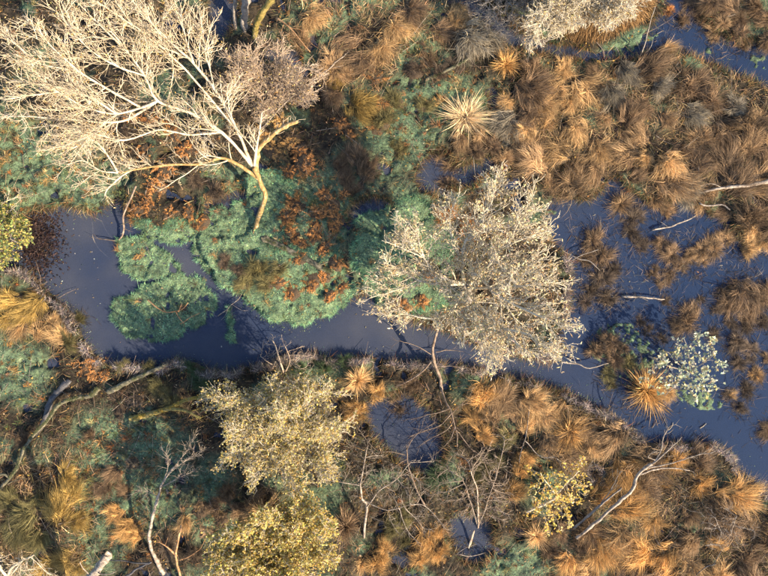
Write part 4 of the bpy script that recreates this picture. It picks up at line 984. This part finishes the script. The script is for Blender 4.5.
make_tree('bare_shrub', 'bare pale forked sapling between the wide olive shrub and the pool', 'shrub', (364, 540),
 [([(364,545,0),(365,520,.5),(367,505,.8),(362,498,1.0),(360,485,1.2)], .045, .025, 'stem'), ([(367,507,.8),(380,490,1.1),(398,478,1.3),(410,462,1.4)], .025, .01, 'stem'), ([(360,485,1.2),(340,482,1.3),(322,480,1.4)], .022, .009, 'stem'), ([(360,485,1.2),(365,460,1.5),(368,445,1.6)], .022, .009, 'stem'), ([(364,500,.9),(385,510,1.1),(410,505,1.2)], .02, .008, 'stem')],
 [(365,470,30,34,.9,1.8,220),(400,485,32,32,.8,1.6,240),(415,515,28,28,.6,1.4,160)], B_DEAD, tip=.005, kill=.17, step=.1, twig=(1, (.14, .32), .0045), min_r=.012)
make_tree('bare_shrub', 'bare white twigs rising in the bottom left corner', 'shrub', (8, 580),
 [([(8,580,0),(10,570,.8),(20,562,1.5),(34,555,1.9)], .05, .015, 'stem'), ([(8,578,.2),(0,566,1.2),(-8,556,1.7)], .04, .015, 'stem')],
 [(14,572,32,20,1.2,2.2,190)], B_CREAM, tip=.008, kill=.17, step=.1, twig=(1, (.12, .28), .006))
make_tree('bare_shrub', 'little bare shrub on the bank at the channel edge below the moss', 'shrub', (284, 372),
 [([(284,376,0),(280,362,.5),(276,348,.9),(272,340,1.1)], .03, .01, 'stem'), ([(284,376,0),(290,360,.5),(284,345,.9)], .022, .009, 'stem'), ([(284,372,0),(268,362,.4),(260,356,.6)], .02, .008, 'stem')],
 [(276,352,20,18,.4,1.1,90),(300,362,18,14,.4,.9,60)], B_PINK, tip=.005, kill=.15, step=.09, twig=(1, (.12, .28), .0045), min_r=.012)
make_tree('bare_shrub', 'faded grey twigs leaning out in the lower right sedge', 'shrub', (725, 545),
 [([(725,550,0),(722,535,.4),(716,520,.8)], .022, .01, 'stem'), ([(725,550,0),(732,530,.5),(736,515,.8)], .022, .01, 'stem'), ([(725,550,0),(718,545,.3),(704,545,.5)], .022, .01, 'stem')],
 [(724,528,24,24,.5,1.1,170)], B_DEAD, tip=.006, kill=.14, step=.09, twig=(1, (.12, .28), .005), min_r=.012)
make_tree('bare_shrub', 'white bare twigs at the left edge above the yellow green shrub', 'shrub', (-6, 212),
 [([(-6,212,0),(0,206,.6),(8,200,1.1)], .03, .012, 'stem'), ([(-6,212,0),(4,212,.6),(14,210,1.0)], .025, .01, 'stem')],
 [(4,206,22,14,.6,1.3,110)], B_CREAM, tip=.007, kill=.14, step=.09, twig=(1, (.1, .22), .0055), min_r=.012)

# ------------------------------------------------------------------ fallen and standing dead wood
def deadwood(name, label, cat, stems, mat, twigs=0, mat2=None, twl=(.2, .6), rough=.06):
    p0 = stems[0][0][0]; base = np.array(W(*p0)); t = thing(name, label, cat, tuple(base))
    st, dr = [], []
    for k, (path, r0, r1) in enumerate(stems):
        P = pxpath(path, .1, .014) - base; n = len(P)
        rr = np.linspace(r0, r1, n) * (1 + .07 * rng.normal(0, 1, n)) * (.8 if r0 < .06 else .9)
        tubes(('log' if r0 > .06 else 'stem') if k == 0 else 'branch', [(P, rr)], mat, t, rough)
        if k > 0 or len(stems) == 1:
            d = np.gradient(P, axis=0); d /= np.linalg.norm(d, axis=1, keepdims=True); st.append(P[n // 3:]); dr.append(d[n // 3:])
    if mat in (B_GREEN, B_MOSSY):
        P = pxpath(stems[0][0], .02, .004) - base; m = 26 * len(P); i = rng.integers(0, len(P), m)
        rr = np.linspace(stems[0][1], stems[0][2], len(P))[i]; th = rng.normal(0, .8, m); hx = rng.normal(0, 1, (m, 2)); hx /= np.linalg.norm(hx, axis=1, keepdims=True)
        pos = P[i] + np.stack([hx[:, 0] * np.sin(th) * rr, hx[:, 1] * np.sin(th) * rr, np.abs(np.cos(th)) * rr * .9], -1)
        keep_ = fbm(pos[:, 0] + 50, pos[:, 1] + 50, 3.0, 2, 9) > .47; pos = pos[keep_]; m = len(pos)
        v, tr, q, bi = blades(pos, rng.uniform(0, 6.28, m), rng.uniform(.1, 1.2, m), rng.uniform(.02, .07, m), rng.uniform(.007, .014, m), np.full(m, .3), np.zeros(m), 1)
        me = mesh_from('moss', v, tr, q); cattr(me, 'col', pick([srgb(96, 104, 70), srgb(78, 92, 66), srgb(122, 116, 80)] if mat is B_GREEN else [srgb(170, 146, 60), srgb(130, 124, 60), srgb(190, 160, 84)], m)[bi])
        o = obj('moss', me, M_COVER, t); o['kind'] = 'stuff'
    if twigs:
        S = np.concatenate(st); D = np.concatenate(dr); i = rng.choice(len(S), twigs)
        twig_mesh('twigs', S[i], D[i], 1, twl, .006, mat2 or mat, t, .1)
    return t

deadwood('fallen_log', 'long mossy bleached log lying across the lower left', 'log',
 [([(-14,506,.25),(4,484,.3),(16,470,.34),(24,450,.36),(34,435,.38),(48,420,.4),(60,404,.4),(76,398,.36),(90,396,.3),(98,388,.22)], .05, .085), ([(10,478,.3),(2,474,.35),(-12,482,.4)], .05, .03), ([(8,484,.3),(16,480,.4),(26,478,.45)], .02, .01)], B_GREEN)
deadwood('fallen_log', 'short dark log shape for the shadow strip above the long mossy log', 'log', [([(70,380,.18),(60,390,.2),(52,400,.2),(46,416,.16),(38,436,.1)], .10, .08)], B_DARK)  # strip of cast shadow, built as a log in shade-dark colour
deadwood('fallen_log', 'brown log slanting up to the channel bank, right of the long mossy log', 'log', [([(108,392,.2),(124,384,.26),(145,374,.3),(168,364,.3)], .09, .05)], B_GREEN, 6)
deadwood('fallen_log', 'yellow mossy log beside the wide olive shrub', 'log', [([(130,418,.2),(150,414,.28),(170,408,.35),(186,400,.5),(205,396,.7)], .10, .05), ([(168,409,.35),(184,410,.5),(200,418,.6)], .06, .03)], B_MOSSY, 10)
deadwood('fallen_log', 'mossy log lying in the moss between the bare tree and the central tree', 'log', [([(262,238,.08),(280,246,.16),(300,256,.2),(318,266,.24),(332,272,.26)], .10, .08), ([(318,266,.24),(328,262,.36)], .04, .02)], B_GREEN)
deadwood('fallen_branch', 'long bleached fallen branch forking on the lower right bank', 'branch',
 [([(576,538,.35),(596,522,.5),(616,504,.6),(632,490,.65),(638,474,.7),(652,464,.72)], .06, .06), ([(652,464,.72),(660,452,.85),(664,436,1.0),(670,426,1.1)], .035, .012), ([(652,464,.72),(666,452,.9),(682,438,1.0)], .032, .01), ([(648,468,.7),(676,462,.75),(698,455,.8),(716,452,.9)], .03, .01), ([(640,474,.7),(664,468,.6),(690,470,.6)], .035, .015), ([(655,460,.8),(648,456,.9),(662,448,1.0)], .02, .01)], B_DEAD, 24)
deadwood('fallen_branch', 'grey branch lying just left of the long bleached branch', 'branch', [([(574,528,.25),(592,512,.35),(606,500,.4),(622,488,.42)], .05, .035), ([(600,505,.38),(612,488,.5),(618,476,.6)], .025, .012)], B_GREY, 8)
deadwood('dead_sapling', 'pale dead sapling with frayed twigs, lower left', 'tree',
 [([(164,574,.1),(156,560,.3),(150,545,.5),(150,528,.7),(155,508,.9),(160,490,1.1),(168,474,1.3),(178,464,1.4)], .06, .03), ([(164,480,1.25),(175,468,1.5),(190,458,1.6),(200,452,1.7)], .02, .008), ([(162,486,1.15),(178,478,1.4),(196,470,1.5)], .02, .008), ([(165,478,1.25),(168,464,1.5),(166,452,1.6)], .018, .008), ([(158,498,1.0),(150,492,1.2),(140,490,1.3)], .014, .006), ([(174,467,1.4),(186,452,1.6),(192,440,1.7)], .016, .007)], B_DEAD, 150, twl=(.18, .5))
deadwood('broken_trunk', 'thick bleached broken trunk standing at the bottom left edge', 'trunk', [([(62,612,0),(76,594,.9),(92,576,1.8),(104,560,2.6),(109,554,2.8)], .15, .10), ([(96,570,2.1),(104,574,2.4),(116,572,2.5)], .03, .012), ([(92,576,1.8),(84,570,2.2),(80,562,2.4)], .03, .012)], B_DEAD)
deadwood('dead_branch', 'orange brown forked dead branch by the yellow shrub, bottom left', 'branch', [([(184,590,.1),(180,574,.4),(176,558,.7),(178,540,.9),(182,525,1.0)], .05, .03), ([(177,556,.7),(168,548,.9),(160,542,1.0)], .03, .012), ([(180,560,.6),(190,556,.8),(200,550,.9)], .025, .01)], B_RUST, 8)
deadwood('fallen_branch', 'dark bluish branches lying along the bottom left edge', 'branch', [([(112,588,.15),(128,575,.25),(142,566,.3),(152,562,.35)], .05, .035), ([(150,563,.35),(130,562,.3),(112,560,.25),(96,566,.2)], .03, .02)], B_DARK)
deadwood('dead_branch', 'brown dead trunk standing in the channel under the central tree', 'branch',
 [([(441,392,.1),(440,378,.3),(434,362,.6),(433,346,.9),(438,328,1.2),(440,312,1.4)], .06, .03), ([(434,356,.7),(424,350,.9),(410,344,1.0),(400,340,1.1)], .022, .008), ([(434,358,.6),(424,370,.5),(410,380,.4),(398,386,.35)], .04, .015), ([(436,352,.8),(450,350,.9),(464,352,1.0)], .022, .008), ([(437,366,.4),(455,366,.5),(472,369,.5)], .018, .008)], B_TWIG, 30)
deadwood('fallen_branch', 'fan of reddish dead twigs fallen over the central pool', 'branch',
 [([(441,388,.2),(446,402,.4),(452,414,.5),(456,430,.5),(458,446,.45)], .04, .015), ([(452,412,.5),(442,424,.6),(426,430,.6),(408,438,.5)], .022, .008), ([(454,420,.5),(446,430,.6),(432,438,.6),(416,448,.5)], .02, .008), ([(455,426,.5),(450,440,.55),(440,450,.5),(428,458,.4)], .018, .008), ([(450,408,.5),(440,412,.6),(424,416,.6),(410,420,.6)], .018, .007), ([(456,430,.5),(470,448,.5),(482,456,.5),(492,462,.5)], .022, .01), ([(452,414,.5),(462,404,.6),(470,396,.6)], .015, .006), ([(482,456,.5),(488,472,.4),(496,490,.3),(506,500,.3)], .016, .006)], B_TWIG, 70, twl=(.25, .7))
deadwood('fallen_branch', 'forked pale branch reaching into the central pool', 'branch', [([(425,505,.2),(414,484,.35),(408,462,.45),(406,445,.5)], .03, .018), ([(408,458,.45),(396,466,.5),(380,478,.4),(368,488,.35)], .02, .008), ([(407,450,.5),(415,436,.5),(432,424,.5)], .018, .007), ([(408,456,.45),(392,452,.5),(376,450,.5),(362,434,.5)], .018, .007), ([(410,470,.4),(396,480,.45),(386,494,.4)], .016, .007)], B_TWIG, 36)
deadwood('fallen_branch', 'white branch snag lying in the channel right of the moss island', 'branch', [([(218,316,.02),(226,310,.08),(232,305,.1),(240,298,.12),(243,292,.12)], .022, .012), ([(229,307,.1),(226,314,.12),(222,320,.06)], .014, .006), ([(233,305,.1),(242,310,.1),(248,311,.06)], .012, .006), ([(232,306,.1),(232,318,.05)], .012, .006)], B_DEAD)
deadwood('fallen_branch', 'orange forked snag on the big lower moss island', 'branch', [([(148,300,.08),(158,308,.12),(166,312,.14),(176,312,.18),(184,308,.26),(188,303,.3)], .03, .014), ([(176,312,.18),(180,320,.2),(186,326,.16)], .022, .01), ([(180,324,.18),(190,318,.24),(200,312,.26)], .018, .01), ([(178,312,.18),(182,304,.3)], .03, .015), ([(166,312,.14),(160,304,.2)], .012, .006)], B_RUST, 6, twl=(.1, .25))
deadwood('fallen_branch', 'brown crooked branch dipping into the pond below the bare tree', 'branch', [([(136,186,.5),(130,200,.4),(124,214,.3),(124,226,.2),(122,236,.1),(116,242,0)], .035, .03), ([(118,241,.04),(108,240,.1),(98,238,.1)], .025, .012), ([(124,228,.18),(130,232,.2)], .015, .008)], B_TWIG, 6, twl=(.1, .3))
deadwood('sunken_branch', 'pale curved branch sunk just under the pond surface, longer one', 'branch', [([(92,222,-.03),(93,236,-.02),(97,246,-.02),(104,254,-.03),(110,258,-.05)], .03, .02)], B_DEAD)
deadwood('sunken_branch', 'short pale curved branch sunk beside the crooked branch', 'branch', [([(102,222,-.03),(106,230,-.02),(112,238,-.02),(116,242,-.03)], .025, .018)], B_DEAD)
deadwood('fallen_log', 'white birch log among the sedge at the right edge', 'log', [([(790,172,.4),(764,182,.42),(740,186,.42),(722,188,.38),(704,192,.3)], .07, .05), ([(722,188,.38),(710,184,.45),(700,186,.4)], .02, .01)], B_DEAD)
deadwood('fallen_branch', 'short white branch below the white birch log', 'branch', [([(699,203,.25),(708,206,.3),(722,205,.3),(730,210,.25)], .035, .02)], B_DEAD)
deadwood('fallen_branch', 'thin white branch floating in the right pond', 'branch', [([(622,296,.06),(638,297,.1),(652,298,.12),(664,300,.1)], .04, .022), ([(640,297,.1),(648,301,.1)], .015, .008)], B_DEAD)
deadwood('fallen_branch', 'grey brown branch slanting through the upper right pond', 'branch', [([(652,230,.04),(668,227,.12),(682,222,.2),(696,216,.26)], .03, .02), ([(668,227,.12),(660,222,.2)], .014, .007)], B_DEAD)
deadwood('fallen_branch', 'dark branch across the water right of the central tree', 'branch', [([(562,250,.05),(578,258,.12),(590,262,.15),(600,270,.1)], .03, .016), ([(562,268,.05),(580,256,.2),(598,250,.25)], .02, .01)], B_GREY)
deadwood('fallen_branch', 'pale branch lying at the lower right foot of the central tree', 'branch', [([(560,362,.15),(576,364,.2),(590,368,.2),(608,363,.2)], .035, .018), ([(576,364,.2),(570,350,.4),(564,340,.5)], .018, .008)], B_DEAD)
deadwood('fallen_branch', 'pale bleached branch under the pale leafed sapling', 'branch', [([(648,356,.06),(660,362,.14),(676,368,.18),(692,370,.16)], .035, .025)], B_DEAD)
deadwood('dead_pole', 'slim grey dead pole leaning over the top channel', 'branch', [([(640,58,.1),(645,42,.6),(650,24,1.1),(655,6,1.6)], .03, .014), ([(641,54,.2),(636,40,.5)], .014, .007), ([(642,56,.1),(650,48,.5),(652,40,.7)], .016, .008)], B_GREY)
for k, (x0, y0, x1, y1) in enumerate([(596, 42, 606, 60), (610, 40, 620, 58), (622, 36, 632, 52)]):
    deadwood('fallen_branch', 'dark thin branch in the top channel, %s of three' % ['leftmost', 'middle', 'rightmost'][k], 'branch', [([(x0, y0, .1), ((x0 + x1) / 2 + 2, (y0 + y1) / 2, .12), (x1, y1, .05)], .025, .014)], B_GREY)
deadwood('mossy_trunk', 'yellow green mossy trunk at the top edge', 'trunk', [([(254,38,.1),(257,24,.7),(264,10,1.4),(276,-6,2.1),(290,-24,2.8)], .10, .08)], B_MOSSY)
deadwood('mossy_trunk', 'dark trunk at the top edge, left of the yellow green trunk', 'trunk', [([(246,34,.05),(244,20,.4),(246,4,.8),(250,-14,1.2)], .12, .10)], B_GREY)
deadwood('mossy_trunk', 'slim dark trunk at the top edge beside the blue pool', 'trunk', [([(236,30,.05),(234,14,.4),(236,-4,.8)], .07, .05)], B_GREY)
deadwood('fallen_branch', 'reddish branch fallen by the dark pool near the top', 'branch', [([(276,18,.3),(290,28,.4),(300,40,.4),(310,52,.3)], .04, .02), ([(284,24,.35),(282,34,.4),(292,44,.4)], .016, .008), ([(290,28,.4),(304,32,.45),(312,44,.4)], .016, .008)], B_RUST, 8)
deadwood('dead_pole', 'long thin pale stem slanting right of the pinkish shrub', 'branch', [([(262,128,.2),(284,104,.8),(312,82,1.2),(332,66,1.5),(346,54,1.7)], .03, .014)], B_DEAD, 4)
deadwood('fallen_log', 'brown log half hidden in moss left of the grey sedge', 'log', [([(425,80,.15),(440,74,.22),(456,66,.26),(470,58,.26)], .06, .045)], B_GREEN, 6)
deadwood('fallen_branch', 'grey branch with side twigs beside the yellow leafed sapling', 'branch', [([(530,386,.2),(528,420,.4),(524,442,.5),(518,462,.5)], .025, .012), ([(524,440,.5),(540,456,.5),(556,458,.5),(566,466,.4)], .022, .009)], B_DEAD, 10)
deadwood('fallen_branch', 'white sticks lying in the bottom middle pool', 'branch', [([(442,552,.1),(456,554,.16),(470,556,.16),(486,552,.12)], .03, .016), ([(456,554,.16),(466,548,.2),(476,544,.2)], .016, .008)], B_DEAD)
deadwood('fallen_branch', 'blue grey sticks fallen in the lower right sedge', 'branch', [([(690,580,.3),(704,568,.36),(716,564,.36)], .03, .02), ([(712,566,.36),(722,548,.4)], .016, .008)], B_DARK)
for k, (x, y, dx, dy) in enumerate([(664, 419, 3, 9), (652, 428, 5, -9), (668, 430, 5, -7), (700, 428, 6, -5)]):
    deadwood('floating_stick', 'short stick floating off the lower right bank, %s' % ['leftmost upright one', 'dark slanting one', 'white one', 'rightmost'][k], 'stick', [([(x, y, .015), (x + dx * .5 + .6, y + dy * .5, .02), (x + dx, y + dy, .015)], .018, .012)], B_GREY if k == 1 else B_CREAM)

# thin twigs and sticks strewn over the marsh
fx, fy = scatter(1500, dry * (1 - .85 * t2) * (.4 + n2_)); fz = np.maximum(sample_grid(Z, fx, fy), 0) + rng.uniform(.03, .12, 1500); fa = rng.uniform(0, 6.28, 1500)
for nm_, mt_, sl in (('fallen_twigs', B_TWIG, slice(0, 900)), ('bleached_twigs', B_DEAD, slice(900, 1500))):
    m_ = sl.stop - sl.start
    straight_twigs(nm_, np.stack([(fx - 384) / PXM, (288 - fy) / PXM, fz], -1)[sl], np.stack([np.cos(fa), np.sin(fa), rng.normal(.04, .08, 1500)], -1)[sl], rng.uniform(.25, 1.1, m_), .009, .004, mt_, None)
    o = bpy.data.objects[nm_]; o['label'] = {'fallen_twigs': 'thin brown twigs strewn over the marsh floor', 'bleached_twigs': 'thin bleached grey twigs strewn over the marsh floor'}[nm_]; o['category'] = 'twigs'
# mound under the lichen shrub at the top
def mound(px, py, rx, ry, h):
    base = W(px, py, 0); t = thing('sedge_mound', 'broad brown sedge mound under the lichen shrub at the top', 'tussock', base)
    n = 7000
    a = rng.uniform(0, 2 * math.pi, n); q = np.sqrt(rng.uniform(0, 1, n))
    k = 1 / PXM
    hz = h * (1 - q ** 2.2)
    pos = np.stack([rx * k * q * np.cos(a), ry * k * q * np.sin(a), hz], -1)
    L = rng.uniform(.25, .55, n); el = rng.uniform(-.1, .7, n) * (1 - .6 * q)
    v, tr, qd, bi = blades(pos, a + rng.normal(0, .45, n), el, L, rng.uniform(.01, .02, n), rng.uniform(.4, .9, n), rng.normal(0, .2, n), 3)
    me = mesh_from('blades', v, tr, qd); fattr(me, 'rnd', rng.uniform(0, 1, n)[bi]); o = obj('blades', me, M_TUS, t); o.color = (*srgb(128, 102, 70), 1)
    S, RG = 30, 7; hv = [(0, 0, h)]
    for g in range(1, RG + 1):
        for s in range(S):
            b = 2 * math.pi * s / S; qq = g / RG; hv.append((rx * k * qq * math.cos(b), ry * k * qq * math.sin(b), h * (1 - qq ** 2.2) + .04 * rng.normal() - (.15 if g == RG else 0)))
    ft = [(0, 1 + s, 1 + (s + 1) % S) for s in range(S)]
    fq = [(1 + (g - 1) * S + s, 1 + g * S + s, 1 + g * S + (s + 1) % S, 1 + (g - 1) * S + (s + 1) % S) for g in range(1, RG) for s in range(S)]
    obj('thatch_base', mesh_from('thatch_base', hv, ft, fq, True), M_THATCH, t)
mound(592, 2, 62, 40, 0.8)

# ------------------------------------------------------------------ leaves lying on the water and ground, flecks for a reflection
def floating(name, label, cat, n, dens, size, cols, zoff):
    px, py = scatter(n, dens); z = np.maximum(sample_grid(Z, px, py), 0) + zoff
    pos = np.stack([(px - 384) / PXM, (288 - py) / PXM, z], -1)
    o = leaves(name, pos, size, cols, None, None, .6, .08); o['label'] = label; o['category'] = cat
    return o
wd = inwater * (Z < -.05)
floating('floating_leaves', 'scattered pale fallen leaves floating on the dark water', 'leaves', 170, wd * (0.15 + np.exp(-((GX - 75) ** 2 + (GY - 275) ** 2) / 3500.)), (.03, .075), [srgb(176, 172, 172), srgb(130, 122, 116), srgb(150, 136, 104)], .012)
floating('reflection_flecks', 'dark brown flecks for the shrub reflection at the left end of the pond', 'leaves', 2600, wd * np.exp(-(((GX - 38) / 16) ** 2 + ((GY - 240) / 26) ** 2)), (.06, .13), [srgb(66, 52, 50), srgb(50, 42, 46), srgb(80, 64, 58)], .004)  # dark leaf shapes stand in for the shrub's reflection on the water
floating('duckweed', 'specks of duckweed and scum drifting along the water margins', 'duckweed', 5200, wd * np.exp(-((blur(water, 5.0) - .62) / .16) ** 2) * np.clip(n2_ * 3 - 1, 0.05, 1), (.015, .045), [srgb(112, 140, 112), srgb(150, 146, 130), srgb(96, 92, 88), srgb(130, 150, 104)], .01)
floating('leaf_litter', 'fallen brown and yellow leaves littering the ground', 'leaves', 9000, dry * (1 - t2 * .8), (.05, .10), [srgb(150, 110, 64), srgb(110, 80, 52), srgb(186, 150, 80), srgb(170, 150, 120)], .05)
